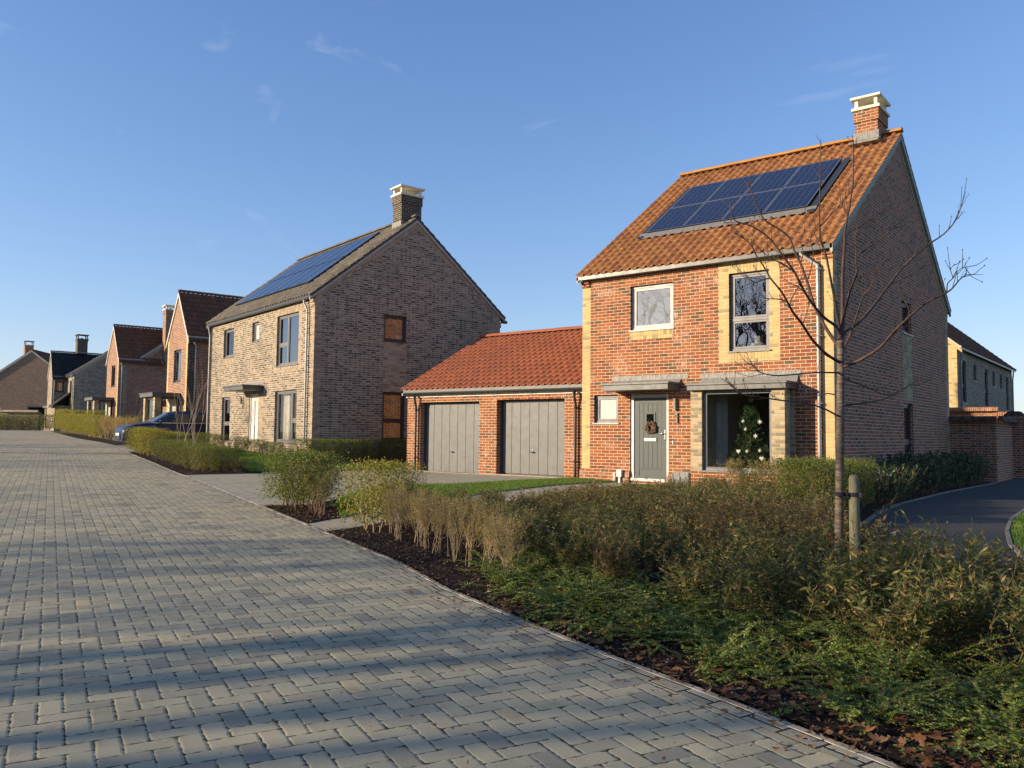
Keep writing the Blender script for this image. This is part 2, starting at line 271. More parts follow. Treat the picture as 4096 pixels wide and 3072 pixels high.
# ------------------------------------------------------------------ mesh helper
class MB:
    def __init__(s): s.v = []; s.f = []; s.uv = []; s.mi = []; s.mats = []; s.sm = []
    def mat(s, n):
        if n not in s.mats: s.mats.append(n)
        return s.mats.index(n)
    def quad(s, pts, m, uv=None, smooth=False):
        b = len(s.v); s.v += [tuple(p) for p in pts]; s.f.append(tuple(range(b, b+len(pts))))
        if uv is None:
            P = [Vector(p) for p in pts]; n = (P[1]-P[0]).cross(P[-1]-P[0])
            if n.length < 1e-12 and len(P) > 3: n = (P[2]-P[1]).cross(P[0]-P[1])
            n = Vector((abs(n.x), abs(n.y), abs(n.z)))
            if n.z > max(n.x, n.y)*1.2: uv = [(p[0], p[1]) for p in pts]
            elif n.x > n.y: uv = [(p[1], p[2]) for p in pts]
            else: uv = [(p[0], p[2]) for p in pts]
        s.uv.append(uv); s.mi.append(s.mat(m)); s.sm.append(smooth)
    def box(s, x0, x1, y0, y1, z0, z1, m, bv=0):
        c = [(x0, y0, z0), (x1, y0, z0), (x1, y1, z0), (x0, y1, z0), (x0, y0, z1), (x1, y0, z1), (x1, y1, z1), (x0, y1, z1)]
        for f in ((0, 3, 2, 1), (4, 5, 6, 7), (0, 1, 5, 4), (1, 2, 6, 5), (2, 3, 7, 6), (3, 0, 4, 7)): s.quad([c[i] for i in f], m)
    def prism(s, poly, axis, a0, a1, m, m2=None):
        """poly: list of 2-D points extruded along axis between a0 and a1"""
        def P(p, a): return (a, p[0], p[1]) if axis == 'x' else ((p[0], a, p[1]) if axis == 'y' else (p[0], p[1], a))
        n = len(poly)
        s.quad([P(p, a0) for p in poly][::-1], m2 or m); s.quad([P(p, a1) for p in poly], m2 or m)
        for i in range(n):
            p, q = poly[i], poly[(i+1) % n]; s.quad([P(p, a0), P(q, a0), P(q, a1), P(p, a1)], m)
    def tube(s, pts, rad, m, n=8, cap=True):
        pts = [Vector(p) for p in pts]; rings = []
        if not hasattr(rad, '__len__'): rad = [rad]*len(pts)
        up = Vector((0, 0, 1)); prev = None
        for i, p in enumerate(pts):
            d = (pts[min(i+1, len(pts)-1)]-pts[max(i-1, 0)])
            if d.length < 1e-9: d = Vector((0, 0, 1))
            d.normalize()
            if prev is None:
                a = d.cross(up if abs(d.z) < .9 else Vector((1, 0, 0))).normalized()
            else:
                a = prev-d*prev.dot(d)
                a = a.normalized() if a.length > 1e-6 else d.orthogonal().normalized()
            prev = a; b = d.cross(a); base = len(s.v); rings.append(base)
            for k in range(n): s.v.append(tuple(p+(a*cos(2*pi*k/n)+b*sin(2*pi*k/n))*rad[i]))
        mi = s.mat(m)
        for i in range(len(rings)-1):
            for k in range(n):
                s.f.append((rings[i]+k, rings[i]+(k+1) % n, rings[i+1]+(k+1) % n, rings[i+1]+k)); s.uv.append([(k/n, i)]*4); s.mi.append(mi); s.sm.append(True)
        if cap:
            for r in (rings[0], rings[-1]): s.f.append(tuple(range(r, r+n))); s.uv.append([(0, 0)]*n); s.mi.append(mi); s.sm.append(False)
    def ball(s, c, r, m, nu=10, nv=7, sx=1, sy=1, sz=1):
        for j in range(nv):
            for i in range(nu):
                q = []
                for a, b in ((i, j), (i+1, j), (i+1, j+1), (i, j+1)):
                    th = 2*pi*a/nu; ph = pi*b/nv; q.append((c[0]+r*sx*sin(ph)*cos(th), c[1]+r*sy*sin(ph)*sin(th), c[2]+r*sz*cos(ph)))
                if j == 0: q = [q[0], q[2], q[3]]
                elif j == nv-1: q = [q[0], q[1], q[2]]
                s.quad(q, m, [(0, 0)]*len(q), True)
    def build(s, name, parent=None, loc=None, weld=False, bevel=0):
        me = bpy.data.meshes.new(name); me.from_pydata(s.v, [], s.f)
        for m in s.mats: me.materials.append(MATS[m])
        uvl = me.uv_layers.new(name='UVMap'); flat = [c for f in s.uv for p in f for c in p]; uvl.data.foreach_set('uv', flat)
        me.polygons.foreach_set('material_index', s.mi); me.polygons.foreach_set('use_smooth', s.sm)
        me.update()
        if weld or bevel:
            bm = bmesh.new(); bm.from_mesh(me); bmesh.ops.remove_doubles(bm, verts=bm.verts, dist=.0004); bmesh.ops.recalc_face_normals(bm, faces=bm.faces)
            bm.to_mesh(me); bm.free()
        o = bpy.data.objects.new(name, me); COL.objects.link(o)
        if parent: o.parent = parent
        if loc: o.location = loc
        if bevel:
            b = o.modifiers.new('bevel', 'BEVEL'); b.width = bevel; b.segments = 2; b.limit_method = 'ANGLE'
        return o
def tag(o, label=None, cat=None, group=None, kind=None):
    if label: o['label'] = label
    if cat: o['category'] = cat
    if group: o['group'] = group
    if kind: o['kind'] = kind
    return o
def empty(name, loc=(0, 0, 0), rz=0, label=None, cat=None, group=None):
    o = bpy.data.objects.new(name, None); COL.objects.link(o); o.location = loc; o.rotation_euler = (0, 0, rz); o.empty_display_size = .2
    return tag(o, label, cat, group)
def copy_tree(o, parent=None):
    c = o.copy(); COL.objects.link(c)
    if parent: c.parent = parent
    for ch in o.children: copy_tree(ch, c)
    return c

# ------------------------------------------------------------------ ground sheets
def sheet(name, poly, off, mat, step=.5, rot=None, tagk='structure'):
    bm = bmesh.new(); vs = [bm.verts.new((x, y, 0)) for x, y in poly]; bm.faces.new(vs); bmesh.ops.triangulate(bm, faces=bm.faces)
    for ax in (0, 1):
        lo = min(p[ax] for p in poly); hi = max(p[ax] for p in poly); k = math.ceil(lo/step)*step
        while k < hi:
            no = [0, 0, 0]; no[ax] = 1; co = [0, 0, 0]; co[ax] = k
            bmesh.ops.bisect_plane(bm, geom=bm.verts[:]+bm.edges[:]+bm.faces[:], plane_co=co, plane_no=no); k += step
    uvl = bm.loops.layers.uv.new('UVMap'); c, s_ = (cos(rot), sin(rot)) if rot is not None else (1, 0)
    for v in bm.verts: v.co.z = T(v.co.x, v.co.y)+off
    for f in bm.faces:
        f.smooth = True
        if f.normal.z < 0: f.normal_flip()
        for lp in f.loops:
            x, y = lp.vert.co.x, lp.vert.co.y; lp[uvl].uv = (x*c+y*s_, -x*s_+y*c)
    me = bpy.data.meshes.new(name); bm.to_mesh(me); bm.free(); me.materials.append(MATS[mat])
    o = bpy.data.objects.new(name, me); COL.objects.link(o); o['kind'] = tagk; return o
def base_ground():
    def lines(a, b, c, d, st): return [a+(b-a)*(i/8) for i in range(8)]+[b+st*i for i in range(int((c-b)/st))]+[c+(d-c)*(i/8) for i in range(9)]
    X = lines(-900, -110, 40, 900, 1.5); Y = lines(-900, -60, 80, 900, 1.5)
    m = MB()
    V = [(x, y, T(x, y)-.03) for y in Y for x in X]; nx = len(X)
    me = bpy.data.meshes.new('ground'); me.from_pydata(V, [], [(j*nx+i, j*nx+i+1, (j+1)*nx+i+1, (j+1)*nx+i) for j in range(len(Y)-1) for i in range(nx-1)])
    me.polygons.foreach_set('use_smooth', [True]*len(me.polygons)); me.materials.append(MATS['field'])
    o = bpy.data.objects.new('ground', me); COL.objects.link(o); o['kind'] = 'structure'
base_ground()
KERB = [(15.5, -15.2), (11.8, -13.55), (10.32, -13.0), (9.34, -12.67), (8.52, -12.42), (7.4, -12.02), (6.44, -11.67), (5.17, -11.05), (2.93, -10.2), (2.21, -9.93), (0, -9.1), (-2.4, -8.2), (-5.6, -7.0), (-7.4, -6.4), (-11.2, -5.0), (-15.6, -3.5), (-22, -1.0), (-27, .75), (-34, 2.6), (-47.5, 6.8), (-62, 11.5)]
ROADROT = RAD(68)
road = sheet('block_paved_road', KERB+[(-75, 9), (-90, -3), (-60, -8), (-30, -17), (-8, -26), (10, -34), (30, -40), (34, -22)], .004, 'road_blocks', .75, ROADROT)
def strip(name, line, w0, w1, off, mat, th=0, label=None):
    """ribbon beside a polyline: between offsets w0 and w1 to its right-hand side"""
    m = MB(); P = [Vector((x, y)) for x, y in line]; Q = []
    for i in range(len(P)-1):
        n = max(1, int((P[i+1]-P[i]).length/.5))
        for k in range(n): Q.append(P[i].lerp(P[i+1], k/n))
    Q.append(P[-1]); d = 0; prev = None
    for i, p in enumerate(Q):
        t = (Q[min(i+1, len(Q)-1)]-Q[max(i-1, 0)]).normalized(); n = Vector((t.y, -t.x))
        a = p+n*w0; b = p+n*w1
        if i: d += (p-Q[i-1]).length
        za, zb = T(a.x, a.y)+off, T(b.x, b.y)+off
        cur = ((a.x, a.y, za), (b.x, b.y, zb), d)
        if prev:
            (pa, pb, pd), (ca, cb, dd) = prev, cur
            m.quad([pa, pb, cb, ca], mat, [(w0, pd), (w1, pd), (w1, dd), (w0, dd)])
            if th:
                lo = lambda q: (q[0], q[1], q[2]-th)
                m.quad([lo(pa), pa, ca, lo(ca)], mat); m.quad([pb, lo(pb), lo(cb), cb], mat)
        prev = cur
    return tag(m.build(name), kind='structure')
brick('edge_blocks', [(0, (.42, .38, .27)), (.5, (.36, .33, .24)), (1, (.28, .26, .2))], (.02, .019, .016), S=.112, bw=.225, joint=.006)
strip('road_edge_blocks', KERB[1:], -.115, 0, .008, 'edge_blocks')
strip('kerb', KERB[1:], .002, .045, .012, 'kerb_stone', .05)
# planting beds, lawns, drive, paths
PATHL = [(2.21, -9.93), (1.96, -9.12), (1.35, -7), (.9, -4.7), (.75, -2.6), (.95, -1.0), (1.2, -.3)]
PATHR = [(2.93, -10.2), (2.95, -9.75), (2.35, -7.2), (2.0, -4.7), (1.8, -2.7), (2.1, -1.1), (2.5, -.3)]
ASPL = [(17, -9.9), (12.6, -9.4), (10.6, -9.0), (9.3, -8.35), (8.43, -7.1), (7.85, -4.6), (7.5, -2.3), (7.3, 0), (7.24, 4.5), (7.4, 9.9), (7.36, 11), (7.32, 26)]
ASPR = [(17, -7.4), (13.2, -7.3), (11.2, -7.0), (10.05, -6.14), (9.71, -4.83), (9.46, -3.29), (9.27, -1.5), (9.18, .8), (9.2, 5), (9.3, 12), (9.4, 26)]
off = .006
sheet('planting_bed', [(2.97, -10.16), (2.95, -9.75), (2.35, -7.2), (2.0, -4.7), (3.4, -3.6), (3.6, -.65), (5.9, -.3), (6.0, 10.7), (7.3, 10.7)]+[(7.24, 4.5), (7.3, 0), (7.5, -2.3), (7.85, -4.6), (8.43, -7.1), (9.3, -8.35), (10.6, -9.0), (12.6, -9.4), (17, -9.9), (16.5, -15.5), (11.8, -13.45), (10.32, -12.92), (9.34, -12.6), (8.52, -12.34), (7.4, -11.94), (6.44, -11.6), (5.17, -10.96)], .02, 'bark_soil', .4)
sheet('planting_bed', [(-.02, -9.04), (.35, -8.55), (.9, -8.35), (1.96, -9.12), (2.15, -9.86)], .02, 'bark_soil', .4)
sheet('planting_bed', [(-6.4, -4.7), (-6.85, -6.5), (-7.4, -6.32), (-11.2, -4.92), (-15.6, -3.42), (-16.4, -3.1), (-15.8, -1.9), (-9.6, -3.4)], .02, 'bark_soil', .5)
sheet('planting_bed', [(-22.0, -.9), (-27, .83), (-34, 2.7), (-42, 5.2), (-41, 7), (-33.5, 4.6), (-27, 3), (-21.5, 1.2)], .02, 'bark_soil', .8)
sheet('lawn', [(1.96, -9.12), (.9, -8.35), (-.2, -7.4), (-1.62, -5.1), (-.92, -3.45), (-.73, -2.1), (-.35, .1), (1.2, -.3), (.95, -1.0), (.75, -2.6), (.9, -4.7), (1.35, -7)], .03, 'grass_ground', .4)
sheet('lawn', [(2.0, -4.7), (1.8, -2.7), (2.1, -1.1), (2.5, -.3), (3.0, -.25), (3.6, -.65), (3.4, -3.6)], .035, 'grass_ground', .4)
sheet('lawn', ASPR[0:10]+[(20, 12), (26, -4)], .02, 'grass_ground', .6)
sheet('lawn', [(-6.9, -4.7), (-9.6, -3.4), (-15.8, -1.9), (-19, -.8), (-19.1, 1.2), (-10, -.8), (-7.1, 1.0), (-6.6, -1.5)], .02, 'grass_ground', .6)
sheet('driveway', [(0, -9.05), (.35, -8.55), (-.2, -7.4), (-1.62, -5.1), (-.92, -3.45), (-.73, -2.1), (-.35, .1), (-.3, .6), (-6.8, .6), (-6.9, -1.5), (-6.9, -4.7), (-6.4, -4.72), (-6.85, -6.5), (-5.6, -6.95), (-2.4, -8.14)], .008, 'drive_blocks', .5, RAD(-22))
sheet('driveway', [(-16.4, -3.1), (-15.8, -1.9), (-19.4, -.8), (-19.2, 1.8), (-17.6, 9), (-23, 10), (-24.6, 3.2), (-21.5, 1.2), (-22.0, -.9), (-18, -2.5)], .008, 'drive_blocks', .6, RAD(-22))
sheet('garden_path', PATHL+PATHR[::-1], .012, 'drive_blocks', .4, RAD(-22))
strip('path_edging', PATHL[1:], -.05, 0, .026, 'concrete', .05)
sheet('asphalt_path', ASPL+ASPR[::-1], .012, 'asphalt_mat', .6)
strip('path_edging', ASPL[:10], -.05, 0, .04, 'path_edge', .08); strip('path_edging', ASPR[:10], 0, .05, .04, 'path_edge', .08)
strip('drive_edging', [(-6.9, .3), (-.35, .3)], 0, .1, .02, 'concrete', .03)

# ------------------------------------------------------------------ roofs
def tile_slope(m, P0, ax, up, nrm, W, L, mat, cw=.215, ch=.288, amp=.020, flip=False, seg=6):
    """pantiles: P0 eave corner, ax along eave, up the slope, nrm outward"""
    P0, ax, up, nrm = map(Vector, (P0, ax, up, nrm)); nc = max(1, round(W/cw)); cw = W/nc; nr = max(1, round(L/ch)); ch = L/nr
    mi = m.mat(mat); rs = random.Random(5)
    prof = [-.012+(.052*sin(pi*(k/seg)/.5)**.8 if k/seg < .5 else -.006*sin(pi*(k/seg-.5)/.5)) for k in range(seg)]
    NP = nc*seg+1
    for r in range(nr):
        jit = [rs.uniform(-.003, .003) for _ in range(nc+1)]
        b = len(m.v)
        for (s_, h) in ((r*ch-.022, .008), (r*ch-.022, .030), ((r+1)*ch-.01, .006)):
            for k in range(NP):
                c = k//seg; z = h+prof[k % seg]+jit[c]; m.v.append(tuple(P0+ax*(k*cw/seg)+up*s_+nrm*z))
        for row in (0, 1):
            for k in range(NP-1):
                q = b+row*NP+k; m.f.append((q, q+1, q+NP+1, q+NP)); u0 = k/seg+.01; u1 = (k+1)/seg-.01
                vv = (r+.02, r+.02, r+.03, r+.03) if row == 0 else (r+.05, r+.05, r+.95, r+.95)
                m.uv.append([(u0, vv[0]), (u1, vv[1]), (u1, vv[2]), (u0, vv[3])]); m.mi.append(mi); m.sm.append(row == 1)
def gable_roof(parent, x0, x1, y0, y1, zs, rise, oh, ohx, mat, ridge='ridge_tile', th=.10, cw=.215, ch=.288, ax='x', seg=6, verge='mortar_verge'):
    """ridge parallel to ax; returns ridge z and slope length"""
    half = (y1-y0)/2; sl = rise/half; zr = zs+rise; y_e = y0-oh; z_e = zs-oh*sl; L = math.hypot(half+oh, (half+oh)*sl); up = Vector((0, half+oh, (half+oh)*sl)).normalized()
    nr = Vector((0, -up.z, up.y)); xa, xb = x0-ohx, x1+ohx; m = MB(); ym = (y0+y1)/2
    f = (lambda p: p) if ax == 'x' else (lambda p: (p[1], -p[0], p[2]) if False else (p[1], p[0], p[2]))
    lift = .095
    m2 = MB()
    tile_slope(m2, (xa, y_e, z_e+lift), (1, 0, 0), up, nr, xb-xa, L, mat, cw, ch, seg=seg)
    up2 = Vector((0, -up.y, up.z)); n2 = Vector((0, up.z, up.y))
    tile_slope(m2, (xa, y1+oh, z_e+lift), (1, 0, 0), up2, n2, xb-xa, L, mat, cw, ch, seg=seg)
    # deck below the tiles, closed solid
    d = lift-.012
    m2.prism([(y_e, z_e-.01), (y_e, z_e+d), (ym, zr+d), (y1+oh, z_e+d), (y1+oh, z_e-.01), (ym, zr-.01)], 'x', xa+.02, xb-.02, 'frame_dark')
    m2.v = [f(p) for p in m2.v]
    rf = m2.build('roof', parent)
    # ridge tiles
    m3 = MB(); n = max(2, int((xb-xa)/.45)); s_ = (xb-xa)/n
    for i in range(n):
        a, b = xa+i*s_, xa+(i+1)*s_+.015; pr = []
        for k in range(9):
            t = pi*k/8; pr.append((ym-.125*cos(t), zr+lift+.02+.10*sin(t)))
        R = .004*(i % 2)
        m3.prism([(p[0], p[1]+R) for p in pr], 'x', a, b, ridge)
    m3.uv = [[(a_+7*(j//11), b_) for a_, b_ in q] for j, q in enumerate(m3.uv)]
    m3.v = [f(p) for p in m3.v]; m3.build('ridge_tiles', rf)
    return rf, zr+lift, up, nr, (xa, y_e, z_e+lift)

# ------------------------------------------------------------------ walls with openings
def wall(m, face, c, u0, u1, z0, z1, holes, mat, zones=(), reveal=.10, rm=None):
    """face 'y-': plane y=c looking -y (u=x). 'x+': plane x=c looking +x (u=y). 'x-' and 'y+' likewise"""
    def P(u, d, z):
        return {'y-': (u, c+d, z), 'y+': (u, c-d, z), 'x+': (c-d, u, z), 'x-': (c+d, u, z)}[face]
    us = sorted({u0, u1, *[h[0] for h in holes], *[h[1] for h in holes], *[q[0] for q in zones], *[q[1] for q in zones]}); zs_ = sorted({z0, z1, *[h[2] for h in holes], *[h[3] for h in holes], *[q[2] for q in zones], *[q[3] for q in zones]})
    us = [u for u in us if u0-1e-6 <= u <= u1+1e-6]; zs_ = [z for z in zs_ if z0-1e-6 <= z <= z1+1e-6]
    for i in range(len(us)-1):
        for j in range(len(zs_)-1):
            cu, cz = (us[i]+us[i+1])/2, (zs_[j]+zs_[j+1])/2
            if any(h[0] < cu < h[1] and h[2] < cz < h[3] for h in holes): continue
            mm = mat
            for q in zones:
                if q[0] < cu < q[1] and q[2] < cz < q[3]: mm = q[4]
            a, b, z, w = us[i], us[i+1], zs_[j], zs_[j+1]
            m.quad([P(a, 0, z), P(b, 0, z), P(b, 0, w), P(a, 0, w)], mm, [(a, z), (b, z), (b, w), (a, w)])
    for h in holes:
        a, b, z, w = h[:4]; d = reveal if len(h) < 5 else h[4]; mm = rm or mat
        m.quad([P(a, 0, z), P(a, d, z), P(a, d, w), P(a, 0, w)], mm, [(0, z), (d, z), (d, w), (0, w)])
        m.quad([P(b, d, z), P(b, 0, z), P(b, 0, w), P(b, d, w)], mm, [(0, z), (d, z), (d, w), (0, w)])
        m.quad([P(a, 0, w), P(b, 0, w), P(b, d, w), P(a, d, w)], mm, [(a, 0), (b, 0), (b, d), (a, d)])
        m.quad([P(a, 0, z), P(b, 0, z), P(b, d, z), P(a, d, z)], mm, [(a, 0), (b, 0), (b, d), (a, d)])
def FP(face, c):
    def P(u, d, z): return {'y-': (u, c+d, z), 'y+': (u, c-d, z), 'x+': (c-d, u, z), 'x-': (c+d, u, z)}[face]
    return P
def fbox(m, P, u0, u1, d0, d1, z0, z1, mat):
    a, b = P(u0, d0, z0), P(u1, d1, z1)
    m.box(min(a[0], b[0]), max(a[0], b[0]), min(a[1], b[1]), max(a[1], b[1]), min(a[2], b[2]), max(a[2], b[2]), mat)
def window(par, face, c, u0, u1, z0, z1, fm='frame_grey', glass='glass', mull=(), tran=(), sash=.045, inset=.075, room=.9, sill=True, sillm=None, curtain=None, roomm='room_dark', fw=.055):
    """mull: u fractions; tran: (u fraction a, b, z fraction)"""
    P = FP(face, c); m = MB(); d0, d1 = inset, inset+.07; e = .004
    a, b, z, w = u0+e, u1-e, z0+e, z1-e
    fbox(m, P, a, a+fw, d0, d1, z, w, fm); fbox(m, P, b-fw, b, d0, d1, z, w, fm); fbox(m, P, a+fw, b-fw, d0, d1, w-fw, w, fm); fbox(m, P, a+fw, b-fw, d0, d1, z, z+fw, fm)
    cells = [(a+fw, b-fw, z+fw, w-fw)]
    for q in mull:
        new = []
        for (p0, p1, r0, r1) in cells:
            x = u0+(u1-u0)*q
            if p0 < x < p1: new += [(p0, x-.03, r0, r1), (x+.03, p1, r0, r1)]; fbox(m, P, x-.03, x+.03, d0+.002, d1-.002, r0, r1, fm)
            else: new.append((p0, p1, r0, r1))
        cells = new
    for (fa, fb, q) in tran:
        new = []
        for (p0, p1, r0, r1) in cells:
            cu = ((p0+p1)/2-u0)/(u1-u0); x = z0+(z1-z0)*q
            if fa < cu < fb and r0 < x < r1: new += [(p0, p1, r0, x-.03), (p0, p1, x+.03, r1)]; fbox(m, P, p0, p1, d0+.003, d1-.003, x-.03, x+.03, fm)
            else: new.append((p0, p1, r0, r1))
        cells = new
    for (p0, p1, r0, r1) in cells:   # sashes
        g_ = .006; s_ = sash; q = d0+.012
        for bx in ((p0+g_, p0+s_, r0+g_, r1-g_), (p1-s_, p1-g_, r0+g_, r1-g_), (p0+s_, p1-s_, r0+g_, r0+s_), (p0+s_, p1-s_, r1-s_, r1-g_)): fbox(m, P, bx[0], bx[1], q, d1-.008, bx[2], bx[3], fm)
        fbox(m, P, p0, p1, d1-.012, d1-.004, r0, r0+g_+.002, 'black')
    wn = m.build('window', par)
    gm_ = MB()
    for (p0, p1, r0, r1) in cells: gm_.quad([P(p0+sash, d0+.035, r0+sash), P(p1-sash, d0+.035, r0+sash), P(p1-sash, d0+.035, r1-sash), P(p0+sash, d0+.035, r1-sash)], glass)
    gm_.build('pane', wn)
    if sill:
        m = MB(); fbox(m, P, u0-.03, u1+.03, -.035, inset+.01, z0-.028, z0+.003, sillm or fm); m.build('sill', wn)
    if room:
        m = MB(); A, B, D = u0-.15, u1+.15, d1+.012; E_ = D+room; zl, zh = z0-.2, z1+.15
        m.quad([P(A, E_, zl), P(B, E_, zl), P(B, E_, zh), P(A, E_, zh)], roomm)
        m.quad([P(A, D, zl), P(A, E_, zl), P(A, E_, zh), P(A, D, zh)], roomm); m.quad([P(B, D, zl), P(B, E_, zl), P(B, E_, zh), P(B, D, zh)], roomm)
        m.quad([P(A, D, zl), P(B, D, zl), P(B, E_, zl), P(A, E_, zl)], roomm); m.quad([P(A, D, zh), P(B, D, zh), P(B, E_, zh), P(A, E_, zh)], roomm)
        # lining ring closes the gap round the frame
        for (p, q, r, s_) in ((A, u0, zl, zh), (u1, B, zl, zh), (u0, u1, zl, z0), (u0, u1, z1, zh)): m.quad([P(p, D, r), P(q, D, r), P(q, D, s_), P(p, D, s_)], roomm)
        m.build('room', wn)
    if curtain:
        m = MB()
        for (ca, cb) in curtain:
            n = 14; pts = [(ca+(cb-ca)*i/n, d1+.12+.025*sin(i*1.9)) for i in range(n+1)]
            for i in range(n): m.quad([P(pts[i][0], pts[i][1], z0-.1), P(pts[i+1][0], pts[i+1][1], z0-.1), P(pts[i+1][0], pts[i+1][1], z1+.1), P(pts[i][0], pts[i][1], z1+.1)], 'curtain', smooth=True)
        m.build('curtain', wn)
    return wn
def gutter(par, x0, x1, y, z, mat='gutter_metal', r=.058, brackets=9):
    m = MB(); n = 8; prof = [(y+r*cos(pi+pi*k/n), z+r*sin(pi+pi*k/n)) for k in range(n+1)]; ri = r-.006
    prof2 = [(y+ri*cos(pi+pi*k/n), z+ri*sin(pi+pi*k/n)) for k in range(n+1)]
    m.prism(prof+prof2[::-1], 'x', x0, x1, mat)
    for a in (x0, x1-.006): m.prism(prof, 'x', a, a+.006, mat)
    for i in range(brackets):
        x = x0+(x1-x0)*(i+.5)/brackets
        m.prism([(y+(r+.005)*cos(pi+pi*k/n), z+(r+.005)*sin(pi+pi*k/n)) for k in range(n+1)]+[(y+(r+.001)*cos(2*pi-pi*k/n), z+(r+.001)*sin(2*pi-pi*k/n)) for k in range(n+1)], 'x', x-.03, x+.03, mat)
        m.box(x-.012, x+.012, y+r, y+r+.06, z-.01, z+.005, mat)
    return m.build('gutter', par)
def downpipe(par, x, yw, zt, zb, yg, mat='gutter_metal', r=.034, shoe=True, clips=4, dx=.0):
    """from gutter at (x,yg,zt) swan-neck to the wall and down"""
    m = MB(); yp = yw-.075
    m.tube([(x-dx, yg, zt-.03), (x-dx, yg, zt-.11), (x-dx, yg, zt-.17), (x-dx*.5, (yg+yp)/2, zt-.30), (x, yp, zt-.42), (x, yp, zt-.52), (x, yp, zb+.12)]+([(x, yp, zb+.06), (x, yp-.09, zb)] if shoe else [(x, yp, zb)]), [r*1.5, r*1.35, r, r, r, r, r]+([r, r] if shoe else [r]), mat, 12)
    for i in range(clips):
        z = zb+.4+(zt-.9-zb)*i/max(1, clips-1); m.tube([(x, yp, z-.02), (x, yp, z+.02)], r+.007, mat, 12); m.box(x-.012, x+.06, yp, yw, z-.012, z+.012, mat); m.ball((x+.055, yp, z), .012, mat, 6, 4)
    return m.build('downpipe', par)
def chimney(par, cx, cy, w, d, z0, z1, mat='red_brick', corb=3, capm='stone_cap', slot=.2, skirt=.25):
    m = MB(); a, b, c, e = cx-w/2, cx+w/2, cy-d/2, cy+d/2; k = z1-corb*.075
    m.box(a, b, c, e, z0, k, mat); m.box(a-.028, b+.028, c-.028, e+.028, k, z1, mat)
    ch = m.build('chimney', par)
    m = MB(); m.box(a-.07, b+.07, c-.07, e+.07, z1, z1+.075, capm)
    q = z1+.075
    for px in (a+.0, b-.085):
        for py in (c, e-.085): m.box(px, px+.085, py, py+.085, q, q+slot, capm)
    m.box(a-.09, b+.09, c-.09, e+.09, q+slot, q+slot+.06, capm); m.build('chimney_cap', ch, bevel=.006)
    m = MB(); m.tube([(cx, cy, q-.01), (cx, cy, q+.10)], .07, 'rubber', 10); m.build('flue_pot', ch)
    m = MB(); m.box(a-.012, b+.012, c-.012, e+.012, z0+.05, z0+.05+skirt, 'lead'); m.build('flashing', ch)
    return ch
def verge_band(m, ax_c, ym, half, zs, rise, w, mat, proud, side=1, kind='x', low=0):
    """pair of sloping bands under the verge on a gable at x=ax_c"""
    sl = rise/half; k = math.hypot(1, sl)
    for s_ in (-1, 1):
        pts = [(ym, zs+rise-.01), (ym+s_*(half), zs-.01), (ym+s_*(half-w*.0), zs-.01-w*k), (ym, zs+rise-.01-w*k)]
        if s_ > 0: pts = pts[::-1]
        A = [(ax_c, p[0], p[1]) for p in pts]; B = [(ax_c+side*proud, p[0], p[1]) for p in pts]
        L = math.hypot(half, rise)
        uvs = [(0, 0), (L, 0), (L, .225), (0, .225)] if s_ < 0 else [(0, .225), (L, .225), (L, 0), (0, 0)]
        m.quad(B, mat, [(v_, u_) for u_, v_ in uvs])
        for i in range(4): j = (i+1) % 4; m.quad([A[i], A[j], B[j], B[i]], mat)
def gable_tri(m, c, y0, y1, zs, rise, mat):
    ym = (y0+y1)/2; m.quad([(c, y0, zs), (c, y1, zs), (c, ym, zs+rise)], mat, [(y0, zs), (y1, zs), (ym, zs+rise)])
def verge_strip(par, c, side, y0, y1, zs, rise, oh, mat='mortar_verge', w=.16, lift=.075, sw=False):
    ym = (y0+y1)/2; half = (y1-y0)/2; sl = rise/half; m = MB(); zr = zs+rise
    for s_ in (-1, 1):
        ye = ym+s_*(half+oh); ze = zs-oh*sl
        P = [(ym, zr+lift), (ye, ze+lift), (ye, ze+lift-w), (ym, zr+lift-w*1.1)]
        if s_ > 0: P = P[::-1]
        m.prism(P, 'x', min(c, c+side*.055), max(c, c+side*.055), mat)
    if sw: m.v = [(p[1], p[0], p[2]) for p in m.v]
    return m.build('verge', par)
def canopy(par, x0, x1, yw, dep, z0, z1, mat='canopy_metal'):
    m = MB(); m.box(x0+.03, x1-.03, yw-dep+.03, yw+.0, z0, z1-.05, mat); m.box(x0, x1, yw-dep, yw, z1-.05, z1, mat)
    return m.build('canopy', par, bevel=.006)

